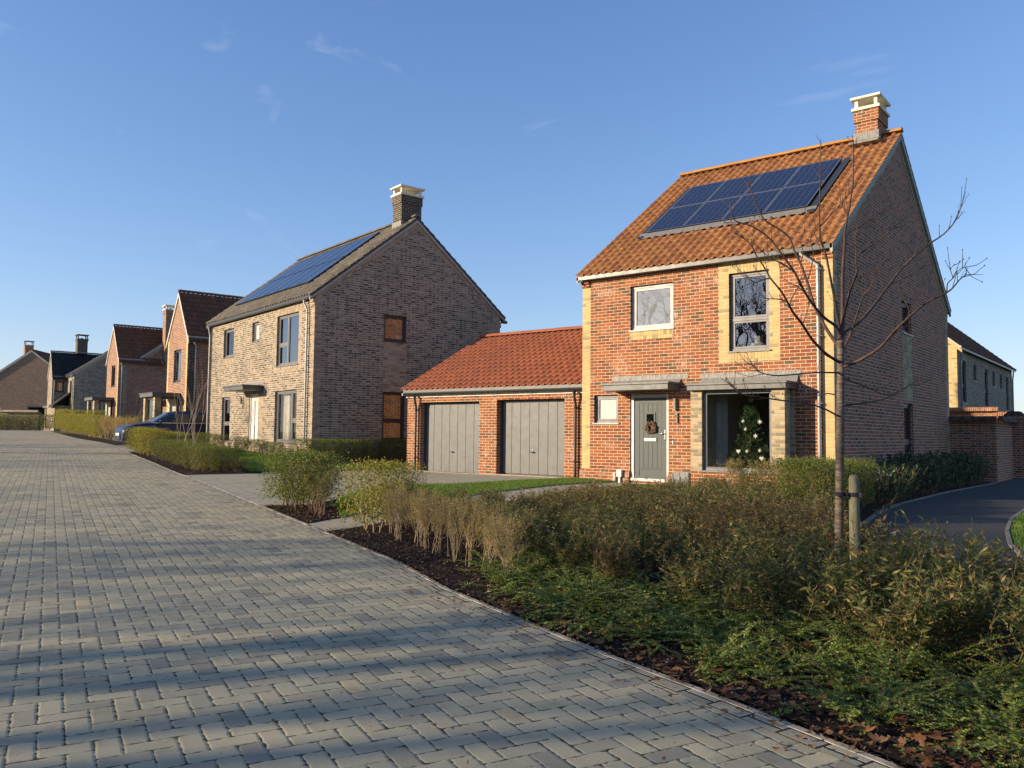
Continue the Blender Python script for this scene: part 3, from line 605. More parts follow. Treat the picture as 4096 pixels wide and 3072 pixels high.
# ================================================================== HOUSE 1 (red brick, right)
Z1 = .7065
H1 = empty('brick_house', (0, 0, Z1), 0, 'nearest red brick house with buff corner bricks and grey front door', 'house')
L1, W1, ZS1, RI1, OH1 = 6.08, 10.76, 4.7635, 3.78, .20
def build_house1():
    m = MB(); zb = -1.0
    holes = [(1.36, 2.495, 3.286, 4.35), (3.845, 4.755, 2.655, 4.37), (.345, 1.03, 1.10, 1.776), (1.36, 2.37, -.245, 1.785, .12), (3.32, 5.15, -.25, 1.80, .1)]
    zones = [(0, .235, 0, ZS1, 'buff_brick'), (5.845, 6.08, 0, ZS1, 'buff_brick'), (3.61, 4.98, 2.42, 4.72, 'buff_brick')]
    wall(m, 'y-', 0, 0, L1, zb, ZS1, holes, 'red_brick', zones)
    gz = [(0, .25, 0, ZS1, 'mixed_brick'), (10.42, 10.76, 0, ZS1, 'mixed_brick'), (5.42, 6.33, 1.76, 3.47, 'mixed_brick')]  # buff brick greyed for the gable's shade, with some dark bricks
    wall(m, 'x+', L1, 0, W1, zb, ZS1, [(5.42, 6.33, 3.49, 4.31), (5.42, 6.33, .06, 1.70)], 'red_brick_gable', gz)
    wall(m, 'x-', 0, 0, W1, zb, ZS1, [], 'red_brick'); wall(m, 'y+', W1, 0, L1, zb, ZS1, [], 'red_brick')
    gable_tri(m, L1, 0, W1, ZS1, RI1, 'red_brick_gable'); gable_tri(m, 0, 0, W1, ZS1, RI1, 'red_brick')
    # soldier courses
    m.box(3.849, 4.751, -.004, .05, 4.372, 4.72, 'buff_soldier'); m.box(3.849, 4.751, -.004, .05, 2.425, 2.627, 'buff_soldier')
    m.box(1.36, 2.495, -.004, .05, 3.06, 3.258, 'buff_soldier')
    # eaves corbels
    for a in (-.02, 5.87): m.box(a, a+.23, -.035, .01, 4.45, 4.52, 'red_brick'); m.box(a, a+.23, -.07, .01, 4.525, 4.61, 'red_brick')
    w = m.build('wall', H1)
    m = MB()   # plinth with a sloping top course
    for a, b in ((-.045, 1.355), (2.375, 3.13)):
        m.prism([(0.004, -1), (-.045, -1), (-.045, -.075), (.004, -.0)], 'x', a, b, 'red_brick')
    m.prism([(L1-.004, -1), (L1+.045, -1), (L1+.045, -.075), (L1-.004, 0)], 'y', -.045, W1+.02, 'red_brick_gable')
    m.build('plinth', H1)
    m = MB(); verge_band(m, L1, W1/2, W1/2, ZS1, RI1, .215, 'grey_soldier', .006); m.build('verge_bricks', H1)
    rf, zr, up, nr, P0 = gable_roof(H1, 0, L1, 0, W1, ZS1, RI1, OH1, .075, 'clay_tile_mossy', 'ridge_tile', seg=8)
    verge_strip(H1, L1+.008, 1, 0, W1, ZS1, RI1, OH1); verge_strip(H1, -.008, -1, 0, W1, ZS1, RI1, OH1)
    m = MB(); m.box(-.02, L1+.02, -.028, .002, 4.63, 4.70, 'fascia_pale'); m.box(-.02, L1+.02, -.07, -.03, 4.675, 4.72, 'frame_dark'); m.build('fascia', H1)  # dark strip paints the shade in the gap below the gutter
    gutter(H1, -.09, L1+.075, -.135, 4.715, brackets=9)
    downpipe(H1, 5.80, 0, 4.74, -.28, -.135, dx=.32, clips=4)
    # windows
    window(H1, 'y-', 0, 1.36, 2.495, 3.286, 4.35, 'frame_pale', 'glass_frost_reflect', sash=.06)  # grey frame with the sunlight put into a paler colour
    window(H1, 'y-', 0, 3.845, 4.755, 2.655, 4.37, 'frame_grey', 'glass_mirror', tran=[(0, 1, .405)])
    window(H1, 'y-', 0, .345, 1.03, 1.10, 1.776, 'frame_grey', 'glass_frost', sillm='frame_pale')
    window(H1, 'x+', L1, 5.42, 6.33, 3.49, 4.31, 'frame_dark', 'glass_mirror', sillm='frame_pale'); window(H1, 'x+', L1, 5.42, 6.33, .06, 1.70, 'frame_dark', 'glass_mirror', tran=[(0, 1, .4)], sillm='frame_grey')  # frames coloured dark for the shade on this gable
    # front door
    m = MB(); x0, x1, zt, zb_ = 1.37, 2.36, 1.775, -.23
    m.box(x0, x0+.075, .03, .10, zb_, zt, 'white_paint'); m.box(x1-.055, x1, .03, .10, zb_, zt, 'white_paint'); m.box(x0+.075, x1-.055, .03, .10, zt-.085, zt, 'frame_pale'); m.box(x0, x1, -.01, .10, zb_-.02, zb_+.045, 'white_paint')
    fr = m.build('door_frame', H1, bevel=.003)
    m = MB(); a, b = x0+.08, x1-.06; t, q = zt-.09, zb_+.05
    m.box(a, b, .062, .10, q, t, 'door_grey')
    for (p0, p1, r0, r1) in ((a, a+.13, q, t), (b-.13, b, q, t), (a+.13, b-.13, t-.13, t), (a+.13, b-.13, q, q+.05), (a+.13, b-.13, q+.21, q+.235)): m.box(p0, p1, .052, .061, r0, r1, 'door_grey')
    n = 5
    for i in range(n):
        p = a+.13+(b-a-.26)*i/n; w_ = (b-a-.26)/n; m.box(p+.004, p+w_-.004, .056, .061, q+.236, t-.131, 'door_grey')
    dr = m.build('door', H1, bevel=.002)
    m = MB(); cx = (a+b)/2; s_ = .105; cz = t-.50
    m.box(cx-s_-.03, cx+s_+.03, .040, .056, cz-s_-.06, cz-s_-.02, 'door_grey'); m.box(cx-s_-.03, cx+s_+.03, .040, .056, cz+s_+.02, cz+s_+.06, 'door_grey')
    m.box(cx-s_-.03, cx-s_+.01, .040, .056, cz-s_-.02, cz+s_+.02, 'door_grey'); m.box(cx+s_-.01, cx+s_+.03, .040, .056, cz-s_-.02, cz+s_+.02, 'door_grey'); m.build('window_frame', dr)
    m = MB(); m.box(cx-s_+.01, cx+s_-.01, .0535, .0555, cz-s_-.02, cz+s_+.02, 'glass_mirror'); m.build('pane', dr)
    m = MB(); m.box(cx-.16, cx+.16, .034, .051, q+.86, q+.93, 'white_paint'); m.build('letterbox', dr, bevel=.004)  # white stands for the bright reflection on a chrome letterbox
    m = MB(); m.box(b-.055, b-.02, .030, .051, q+.88, q+1.12, 'chrome'); m.tube([(b-.038, .03, q+1.04), (b-.038, -.01, q+1.04), (b-.16, -.01, q+1.04)], .011, 'chrome', 8); m.ball((b-.038, .02, q+.9), .022, 'chrome'); m.build('handle', dr)
    canopy(H1, .92, 2.70, 0, .62, 1.84, 2.015); m = MB(); m.box(.87, 2.86, -.01, .02, 2.10, 2.215, 'lead'); m.prism([(.0, 2.10), (-.012, 2.10), (-.10, 2.012), (.0, 2.012)], 'x', .95, 2.69, 'lead'); m.build('lead_flashing', H1)
    m = MB(); m.box(3.16, 5.41, -.01, .02, 2.09, 2.20, 'lead'); m.prism([(.0, 2.09), (-.012, 2.09), (-.10, 1.947), (.0, 1.947)], 'x', 3.2, 5.36, 'lead'); m.build('lead_flashing', H1)
    # house number, wall lamp, doorbell, boxes
    m = MB(); m.prism([(2.590, 1.10), (2.615, 1.10), (2.615, 1.335), (2.596, 1.335), (2.535, 1.275), (2.535, 1.252), (2.590, 1.29)], 'y', -.045, -.02, 'frame_grey'); m.box(2.595, 2.61, -.02, 0, 1.2, 1.215, 'frame_grey'); m.build('house_number', H1)
    m = MB(); m.box(2.535, 2.585, -.085, -.04, 1.40, 1.655, 'canopy_metal'); m.box(2.545, 2.575, -.04, 0, 1.5, 1.56, 'canopy_metal'); m.box(2.54, 2.58, -.08, -.045, 1.385, 1.40, 'lamp_glass'); m.build('wall_lamp', H1)
    m = MB(); m.box(2.475, 2.50, -.02, 0, .63, .70, 'white_plastic'); m.build('doorbell', H1, bevel=.004)
    m = MB(); m.prism([(2.51, -.9), (2.95, -.9), (2.95, -.02), (2.935, 0), (2.57, 0), (2.51, -.07)], 'y', -.17, -.046, 'grey_box'); m.build('meter_box', H1)
    m = MB(); m.box(1.06, 1.19, -.12, -.05, -.17, .0, 'white_plastic'); m.box(1.10, 1.15, -.10, -.05, -.33, -.17, 'white_plastic'); m.build('utility_box', H1, bevel=.006)
    m = MB(); m.tube([(.98, -.09, -.34), (1.0, -.09, -.18), (.985, -.09, -.08)], .03, 'white_plastic', 8); m.build('overflow_pipe', H1)
    # chimney
    chimney(H1, 5.40, 5.42, .56, .86, 3.0+.30, 9.99-Z1, 'red_brick', 4, 'stone_cap', .22, .1)
    m = MB(); m.box(5.40-.31, 5.40+.31, 5.42-.46, 5.42+.46, ZS1+RI1-.35, 9.36-Z1+.04, 'lead'); m.prism([(5.42-.46, 9.2-Z1), (5.42-.72, 8.95-Z1+.14), (5.42-.72, 8.95-Z1+.10), (5.42-.46, 9.0-Z1)], 'x', 5.40-.36, 5.40+.36, 'lead'); m.build('chimney_flashing', H1)
    # solar panels
    for c in range(4):
        for r in range(2):
            m = MB(); a = .99+c*1.0276; s0 = 2.07+r*1.585; w_, h_ = 1.005, 1.565; Q = Vector((0, P0[1], P0[2])); X = Vector((1, 0, 0))
            def K(u, v, h): return tuple(Q+X*(a+u)+up*(s0+v)+nr*h)
            f = .018
            top = [K(f, f, .115), K(w_-f, f, .115), K(w_-f, h_-f, .115), K(f, h_-f, .115)]; m.quad(top, 'solar_cells', [(.0, .0), (w_-2*f, 0), (w_-2*f, h_-2*f), (0, h_-2*f)])
            o4 = [(0, 0), (w_, 0), (w_, h_), (0, h_)]; i4 = [(f, f), (w_-f, f), (w_-f, h_-f), (f, h_-f)]
            for k in range(4):
                k2 = (k+1) % 4; m.quad([K(*o4[k], .118), K(*o4[k2], .118), K(*i4[k2], .118), K(*i4[k], .118)], 'alloy')
                m.quad([K(*o4[k], .065), K(*o4[k2], .065), K(*o4[k2], .118), K(*o4[k], .118)], 'black')
                m.quad([K(*i4[k], .115), K(*i4[k2], .115), K(*i4[k2], .118), K(*i4[k], .118)], 'alloy')
            m.quad([K(0, 0, .065), K(w_, 0, .065), K(w_, h_, .065), K(0, h_, .065)], 'black')
            m.build('solar_panel', H1)
    m = MB(); Q = Vector((0, P0[1], P0[2])); n = 60; prev = None
    for i in range(n+1):   # flashing apron below the panels, wavy lower edge
        x = .80+4.5*i/n; lo = 1.80+.03*sin(i*1.9)+.05*(i % 2); A = Q+Vector((x, 0, 0))+up*lo+nr*.055; B = Q+Vector((x, 0, 0))+up*2.09+nr*.085
        if prev: m.quad([prev[0], A, B, prev[1]], 'lead')
        prev = (A, B)
    for a0 in (.80, 5.12): m.quad([tuple(Q+Vector((a0, 0, 0))+up*1.83+nr*.07), tuple(Q+Vector((a0+.17, 0, 0))+up*1.83+nr*.07), tuple(Q+Vector((a0+.17, 0, 0))+up*5.3+nr*.07), tuple(Q+Vector((a0, 0, 0))+up*5.3+nr*.07)], 'frame_dark')
    m.build('panel_flashing', H1)
    # bay window
    bx0, bx1, bd = 3.20, 5.27, .55
    m = MB(); wall(m, 'y-', -bd, bx0, bx1, -1.0, 1.80, [(3.46, 5.0, .075, 1.79, .1)], 'mixed_brick', [(bx0, bx1, -1, .06, 'red_brick')])
    wall(m, 'x+', bx1, -bd, 0, -1.0, 1.80, [(-.335, -.05, .075, 1.79, .1)], 'mixed_brick', [(-bd, 0, -1, .06, 'red_brick')])
    wall(m, 'x-', bx0, -bd, 0, -1.0, 1.80, [], 'mixed_brick')
    bay = m.build('bay', H1)
    window(bay, 'y-', -bd, 3.46, 5.0, .075, 1.79, 'frame_grey', 'glass', room=0, sash=.02)
    window(bay, 'x+', bx1, -.335, -.05, .075, 1.79, 'frame_pale', 'glass_mirror', room=0, tran=[(0, 1, .42)], sash=.02)  # paler frame colour carries the lit line of the side window
    c_ = canopy(H1, 3.14, 5.37, 0, .70, 1.79, 1.945)
    # living room seen through the bay
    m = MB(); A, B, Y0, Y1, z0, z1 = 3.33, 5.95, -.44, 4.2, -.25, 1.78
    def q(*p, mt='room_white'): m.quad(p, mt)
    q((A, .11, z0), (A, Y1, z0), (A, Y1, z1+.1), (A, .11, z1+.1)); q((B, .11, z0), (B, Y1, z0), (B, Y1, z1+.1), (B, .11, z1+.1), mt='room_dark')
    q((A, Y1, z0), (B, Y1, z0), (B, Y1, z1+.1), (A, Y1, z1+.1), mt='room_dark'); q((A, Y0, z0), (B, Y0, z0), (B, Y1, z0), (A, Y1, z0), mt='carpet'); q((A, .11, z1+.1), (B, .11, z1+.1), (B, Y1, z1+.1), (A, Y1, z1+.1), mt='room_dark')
    q((A, Y0, z0), (A, .11, z0), (A, .11, z1+.0), (A, Y0, z1+.0)); m.box(A+.005, A+.29, .40, .46, z0, z1, 'room_white'); m.box(A+.05, A+.15, .385, .399, .62, 1.55, 'candle'); m.box(A+.05, A+.15, .385, .399, -.1, .45, 'candle')  # cream panels paint bright sunlit patches on the white partition
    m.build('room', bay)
build_house1()
# candle on the upstairs sill
m = MB(); m.box(-.12, .12, -.06, .06, 0, .13, 'candle'); m.box(-.05, .08, -.05, .05, .13, .27, 'candle')
tag(m.build('ornament_house', loc=(4.38, .27, Z1+2.72), bevel=.01), 'white stepped ornament behind the tall upstairs window above the bay', 'ornament')
tag_shelf = MB(); tag_shelf.box(3.86, 4.74, .16, .36, 2.64, 2.70, 'room_white'); tag_shelf.build('window_board', H1)
# wreath
m = MB(); rs = random.Random(3)
for i in range(60):
    a = 2*pi*i/30+rs.uniform(-.1, .1); r = .105+rs.uniform(-.035, .035); m.ball((r*cos(a)+.0, rs.uniform(-.045, -.01), r*sin(a)), rs.uniform(.022, .034), 'pine_cone', 6, 5, 1, .8, rs.uniform(.9, 1.3))
tag(m.build('wreath', loc=(1.905, .045, Z1+.99)), 'round brown pine cone wreath hanging on the grey front door', 'wreath')

# Christmas tree in the bay
def leaf_quads(C, D, Nn, L, Wd, U, m_name):
    """numpy leaf cloud: centres C, axis D, side Nn, length L, width Wd, colour param U -> verts, faces, uvs (diamond leaves)"""
    n = len(C); L = np.asarray(L).reshape(-1, 1); Wd = np.asarray(Wd).reshape(-1, 1)
    v = np.empty((n, 4, 3)); v[:, 0] = C-D*L*.5; v[:, 2] = C+D*L*.5; v[:, 1] = C+Nn*Wd*.5-D*L*.08; v[:, 3] = C-Nn*Wd*.5-D*L*.08
    f = np.arange(n*4).reshape(n, 4); uv = np.empty((n, 4, 2)); uv[:, :, 0] = np.asarray(U).reshape(-1, 1); uv[:, :, 1] = .5
    return v.reshape(-1, 3), f, uv.reshape(-1)
def np_mesh(name, v, f, uv, mat):
    me = bpy.data.meshes.new(name); nf = len(f); k = f.shape[1]
    me.vertices.add(len(v)); me.vertices.foreach_set('co', v.astype(np.float32).ravel()); me.loops.add(nf*k); me.loops.foreach_set('vertex_index', f.astype(np.int32).ravel())
    me.polygons.add(nf); me.polygons.foreach_set('loop_start', np.arange(0, nf*k, k, dtype=np.int32)); me.polygons.foreach_set('loop_total', np.full(nf, k, dtype=np.int32))
    me.uv_layers.new(name='UVMap').data.foreach_set('uv', uv.astype(np.float32)); me.materials.append(MATS[mat]); me.update(calc_edges=True); me.validate(); return me
def rdir(rg, n):
    a = rg.normal(size=(n, 3)); return a/np.linalg.norm(a, axis=1, keepdims=True)
def leaves_obj(name, C, D, rg, L, Wd, mat, parent=None, U=None):
    n = len(C); D = D/np.maximum(1e-6, np.linalg.norm(D, axis=1, keepdims=True)); N = np.cross(D, rdir(rg, n)); N /= np.maximum(1e-6, np.linalg.norm(N, axis=1, keepdims=True))
    if U is None: U = rg.random(n)
    v, f, uv = leaf_quads(C, D, N, L, Wd, U, mat); me = np_mesh(name, v, f, uv, mat); o = bpy.data.objects.new(name, me); COL.objects.link(o)
    if parent: o.parent = parent
    return o
def christmas_tree():
    rg = np.random.default_rng(4); t = empty('christmas_tree', (4.22, .24, Z1-.22), 0, 'decorated green Christmas tree standing inside the bay window', 'christmas tree'); H = 1.86
    m = MB(); m.tube([(0, 0, 0), (0, 0, H)], [.03, .008], 'twig_brown', 6); Cs = []; Ds = []
    for i in range(230):
        h = .12+(H-.14)*(1-(1-i/230)**1.15) ; r = .60*(1-h/H)**.85*rg.uniform(.75, 1.05)+.02; a = rg.uniform(0, 2*pi); d = np.array([cos(a), sin(a), .18+.3*(h/H)])
        m.tube([(0, 0, h), tuple(np.array([0, 0, h])+d*r)], [.006, .002], 'twig_brown', 3, False)
        k = int(18+r*150); s_ = rg.random(k)**.7; P = np.array([0, 0, h])+d*(s_*r)[:, None]+rg.normal(size=(k, 3))*.018; Cs.append(P); Ds.append(d*.7+rg.normal(size=(k, 3))*.5)
    m.build('trunk', t); C = np.vstack(Cs); leaves_obj('foliage', C, np.vstack(Ds), rg, rg.uniform(.03, .05, len(C)), np.full(len(C), .013), 'needle', t)
    return t
christmas_tree()
def star(m, c, R, r, th, mat, n=5):
    p = []
    for i in range(2*n): a = pi/2+pi*i/n; q = R if i % 2 == 0 else r; p.append((c[0]+q*cos(a), c[2]+q*sin(a)))
    m.prism(p, 'y', c[1]-th, c[1]+th, mat)
m = MB(); star(m, (0, 0, 0), .075, .03, .008, 'gold'); tag(m.build('star', loc=(4.25, .20, 2.30)), 'gold star on top of the Christmas tree in the bay window', 'star')
for (x, z, kind, lab) in ((4.19, 1.84, 'b', 'plain white round bauble high on the left of the Christmas tree'), (4.55, 1.83, 's', 'white snowflake ornament high on the right of the Christmas tree'), (4.47, 1.53, 's', 'white snowflake ornament at the middle of the Christmas tree'),
    (4.24, 1.67, 'b', 'small white bauble below the plain round one, left side of the Christmas tree'), (4.57, 1.22, 'b', 'large pale bauble low on the right of the Christmas tree'), (4.29, 1.20, 'b', 'silvery bauble low at the middle left of the Christmas tree'), (4.60, 1.06, 'h', 'white heart ornament near the bottom right of the Christmas tree'), (4.09, 1.20, 'h', 'small pale heart ornament low on the left of the Christmas tree')):
    m = MB(); y = -.10 if z < 1.6 else -.06
    if kind == 'b': m.ball((0, 0, 0), .038, 'bauble_white'); m.tube([(0, 0, .035), (0, 0, .06)], .008, 'gold', 6)
    elif kind == 's':
        star(m, (0, 0, 0), .06, .022, .006, 'bauble_white', 6); m.tube([(0, 0, .05), (0, 0, .08)], .004, 'gold', 6)
    else: m.prism([(0, -.05), (.045, .0), (.04, .03), (.02, .038), (0, .022), (-.02, .038), (-.04, .03), (-.045, 0)], 'y', -.008, .008, 'bauble_white')
    tag(m.build('bauble' if kind == 'b' else 'snowflake_ornament' if kind == 's' else 'heart_ornament', loc=(x, y, z)), lab, 'ornament')

# ================================================================== GARAGE
GZ = .72
GAR = empty('garage', (0, .55, GZ), 0, 'low red brick double garage with orange tiled roof between the two big houses', 'garage')
def build_garage():
    m = MB(); x0, x1, D = -6.72, -.004, 6.9; zs, ri = 2.826-GZ, 1.825
    wall(m, 'y-', 0, x0, x1, -.9, zs, [(-6.17, -3.84, -.35, 1.715, .2), (-3.20, -.92, -.30, 1.735, .2)], 'red_brick')
    wall(m, 'x+', x1, 0, D, -.9, zs, [], 'red_brick'); wall(m, 'x-', x0, 0, D, -.9, zs, [], 'red_brick'); wall(m, 'y+', D, x0, x1, -.9, zs, [], 'red_brick')
    gable_tri(m, x0, 0, D, zs, ri, 'red_brick'); gable_tri(m, x1, 0, D, zs, ri, 'red_brick'); m.build('wall', GAR)
    gable_roof(GAR, x0, x1, 0, D, zs, ri, .2, .075, 'clay_tile_new', 'clay_tile_new', seg=8)
    verge_strip(GAR, x0-.0, -1, 0, D, zs, ri, .2)
    m = MB(); m.box(x0-.02, x1, -.04, .0, 1.86, 1.985, 'fascia_pale'); m.box(x0-.02, x1, -.2, -.04, 1.985, 2.0, 'frame_dark'); m.build('fascia', GAR)
    gutter(GAR, x0-.08, x1, -.14, 1.975, 'gutter_black', .055, 5)
    downpipe(GAR, -6.28, 0, 1.99, -.33, -.14, 'gutter_black', .033, False, 2); downpipe(GAR, -.52, 0, 1.99, -.28, -.14, 'gutter_black', .033, False, 2)
    for (a, b, z, lab) in ((-6.17, -3.84, -.35, None), (-3.20, -.92, -.30, None)):
        t = 1.72; m = MB(); d = .20
        m.box(a+.002, a+.06, d-.02, d+.05, z, t, 'garage_frame'); m.box(b-.06, b-.002, d-.02, d+.05, z, t, 'garage_frame'); m.box(a+.06, b-.06, d-.02, d+.05, t-.05, t, 'garage_frame')
        m.box(a+.06, b-.06, d+.035, d+.06, z, t-.05, 'garage_frame')
        n = 7; w = (b-a-.12)/n
        for i in range(n): m.box(a+.06+i*w+.007, a+.06+(i+1)*w-.007, d+.012, d+.036, z+.03, t-.052, 'garage_paint')
        dr = m.build('garage_door', GAR)
        m = MB(); cx = a+.06+w*3.35; cz = z+.62
        m.box(cx-.012, cx+.012, d-.002, d+.012, cz+.02, cz+.08, 'chrome'); m.tube([(cx, d+.01, cz), (cx, d-.05, cz)], .02, 'black', 8); m.box(cx-.05, cx+.05, d-.055, d-.03, cz-.012, cz+.018, 'black'); m.build('handle', dr)
build_garage()

# ================================================================== HOUSE 2 (grey brick, centre)
H2R = -.221
H2 = empty('brick_house', (-9.88, -.552, 1.142), H2R, 'grey-brown brick house with solar panels and tall gable, left of the garage', 'house')
def build_house2():
    L, W, zs, ri = 9.68, 7.46, 5.96-1.142, 2.99; z = lambda a: a-1.142
    holes = [(-8.25, -7.14, z(4.40), z(5.51)), (-5.27, -4.60, z(4.79), z(5.51)), (-2.985, -1.185, z(3.755), z(5.50)), (-8.23, -7.32, z(1.07), z(2.85)), (-5.35, -4.49, z(.88), z(2.88)), (-3.0, -1.21, z(1.16), z(2.91))]
    zones = [(-.22, 0, 0, zs, 'grey_buff'), (-3.21, -.96, z(3.53), zs, 'grey_buff'), (-4.49, -4.05, 0, z(2.9), 'grey_buff')]
    m = MB(); wall(m, 'y-', 0, -L, 0, -1.2, zs, holes, 'grey_brick', zones)
    wall(m, 'x+', 0, 0, W, -1.2, zs, [(2.515, 3.40, z(4.62), z(5.51)), (2.515, 3.40, z(1.24), z(2.90))], 'grey_brick', [(0, .27, 0, zs, 'grey_buff'), (7.18, W, 0, zs, 'grey_buff'), (2.515, 3.40, z(2.90), z(4.62), 'grey_buff')])
    wall(m, 'x-', -L, 0, W, -1.2, zs, [], 'grey_brick'); wall(m, 'y+', W, -L, 0, -1.2, zs, [], 'grey_brick'); gable_tri(m, 0, 0, W, zs, ri, 'grey_brick'); gable_tri(m, -L, 0, W, zs, ri, 'grey_brick')
    for (a, b, c, d) in ((-2.981, -1.19, z(5.52), z(5.86)), (-2.981, -1.19, z(3.54), z(3.727)), (-8.25, -7.14, z(4.16), z(4.372))): m.box(a, b, -.004, .03, c, d, 'grey_soldier')
    m.box(-.23, .02, -.035, .01, z(5.58), z(5.66), 'grey_buff'); m.box(-.23, .02, -.08, .01, z(5.665), z(5.78), 'grey_buff'); m.box(-.2, .0, W-.01, W+.05, z(5.5), z(5.7), 'grey_buff')
    m.build('wall', H2)
    m = MB(); m.prism([(.004, -1), (-.045, -1), (-.045, -.075), (.004, 0)], 'x', -L, .045, 'grey_brick'); m.prism([(-.004, -1), (.045, -1), (.045, -.075), (-.004, 0)], 'y', -.045, W, 'grey_brick'); m.build('plinth', H2)
    m = MB(); verge_band(m, 0, W/2, W/2, zs, ri, .215, 'grey_soldier', .006); m.build('verge_bricks', H2)
    rf, zr, up, nr, P0 = gable_roof(H2, -L, 0, 0, W, zs, ri, .2, .075, 'grey_tile', 'grey_tile', seg=8)
    verge_strip(H2, .0, 1, 0, W, zs, ri, .2); verge_strip(H2, -L, -1, 0, W, zs, ri, .2)
    m = MB(); m.box(-L, 0, -.03, .002, z(5.78), z(5.86), 'frame_dark'); m.build('fascia', H2)
    gutter(H2, -L-.12, .09, -.135, z(5.83), brackets=13); downpipe(H2, -.40, 0, z(5.85), -.0, -.135, dx=.12, clips=3); downpipe(H2, -L+.02, 0, z(5.85), -.3, -.135, shoe=False, clips=3)
    m = MB(); m.tube([(.03, W+.05, z(5.72)), (.03, W+.28, z(5.72))], .06, 'gutter_black', 8); m.build('gutter_end', H2)
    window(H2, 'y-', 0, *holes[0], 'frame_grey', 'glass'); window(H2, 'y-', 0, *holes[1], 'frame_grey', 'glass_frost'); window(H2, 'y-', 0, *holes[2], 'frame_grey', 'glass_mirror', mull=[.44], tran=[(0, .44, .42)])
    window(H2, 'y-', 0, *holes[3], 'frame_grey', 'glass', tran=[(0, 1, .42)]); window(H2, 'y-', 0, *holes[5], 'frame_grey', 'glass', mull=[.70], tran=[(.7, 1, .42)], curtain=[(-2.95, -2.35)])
    window(H2, 'x+', 0, 2.515, 3.40, z(4.62), z(5.51), 'frame_dark', 'glass_mirror', curtain=[(2.9, 3.3)]); window(H2, 'x+', 0, 2.515, 3.40, z(1.24), z(2.90), 'frame_dark', 'glass_mirror', tran=[(0, 1, .42)], curtain=[(3.0, 3.3), (2.55, 2.7)])  # same grey frames as the front, darkened in colour for gable shade
    canopy(H2, -6.0, -4.05, 0, .77, z(2.98), z(3.16)); m = MB(); m.box(-5.95, -3.98, -.012, .02, z(3.20), z(3.31), 'lead'); m.build('lead_flashing', H2)
    m = MB(); a, b, c, d = -5.345, -4.495, z(.88), z(2.875)
    m.box(a, a+.06, .03, .1, c, d, 'white_paint'); m.box(b-.06, b, .03, .1, c, d, 'white_paint'); m.box(a+.06, b-.06, .03, .1, d-.07, d, 'white_paint'); m.build('door_frame', H2)
    m = MB(); m.box(a+.06, b-.06, .06, .1, c, d-.07, 'white_paint'); dr = m.build('door', H2)
    m = MB(); m.box(-4.97, -4.87, .052, .061, c+.3, d-.25, 'glass_mirror'); m.build('pane', dr); m = MB(); m.box(a+.09, a+.12, .03, .06, c+.9, c+1.1, 'chrome'); m.tube([(a+.1, .03, c+1.03), (a+.24, .03, c+1.03)], .01, 'chrome', 6); m.build('handle', dr)
    m = MB(); m.box(-6.03, -5.97, -.09, -.05, z(2.55), z(2.80), 'canopy_metal'); m.box(-6.015, -5.985, -.05, 0, z(2.65), z(2.7), 'canopy_metal'); m.build('wall_lamp', H2)
    # number 2
    m = MB(); pts = [(-5.985, 2.54), (-5.97, 2.585), (-5.925, 2.60), (-5.88, 2.58), (-5.872, 2.535), (-5.90, 2.49), (-5.99, 2.40), (-5.865, 2.40)]
    m.tube([(p[0], -.03, z(p[1])) for p in pts], .012, 'frame_dark', 6); m.build('house_number', H2)
    m = MB(); m.tube([(-4.12, -.08, -.35), (-4.10, -.08, -.2), (-4.18, -.08, -.12), (-4.14, -.08, -.02)], .022, 'white_plastic', 8); m.build('overflow_pipe', H2)
    chimney(H2, -.62, W/2-.02, .58, .82, 2.2+z(4), z(9.86), 'dark_brick', 4, 'stone_cap', .2, .1)
    m = MB(); m.box(-.93, -.31, W/2-.45, W/2+.41, z(8.4), z(8.92), 'lead'); m.build('chimney_flashing', H2)
    for c_ in range(7):
        for r in range(2):
            m = MB(); a = -8.55+c_*.99; s0 = 1.0+r*1.72; w_, h_ = .975, 1.7; Q = Vector((0, P0[1], P0[2])); f = .015
            def K(u, v, h): return tuple(Q+Vector((a+u, 0, 0))+up*(s0+v)+nr*h)
            m.quad([K(f, f, .115), K(w_-f, f, .115), K(w_-f, h_-f, .115), K(f, h_-f, .115)], 'solar_cells', [(.0, .0), (w_-2*f, 0), (w_-2*f, h_-2*f), (0, h_-2*f)])
            o4 = [(0, 0), (w_, 0), (w_, h_), (0, h_)]; i4 = [(f, f), (w_-f, f), (w_-f, h_-f), (f, h_-f)]
            for k in range(4):
                k2 = (k+1) % 4; m.quad([K(*o4[k], .118), K(*o4[k2], .118), K(*i4[k2], .118), K(*i4[k], .118)], 'black'); m.quad([K(*o4[k], .06), K(*o4[k2], .06), K(*o4[k2], .118), K(*o4[k], .118)], 'black')
            m.build('solar_panel', H2)
build_house2()

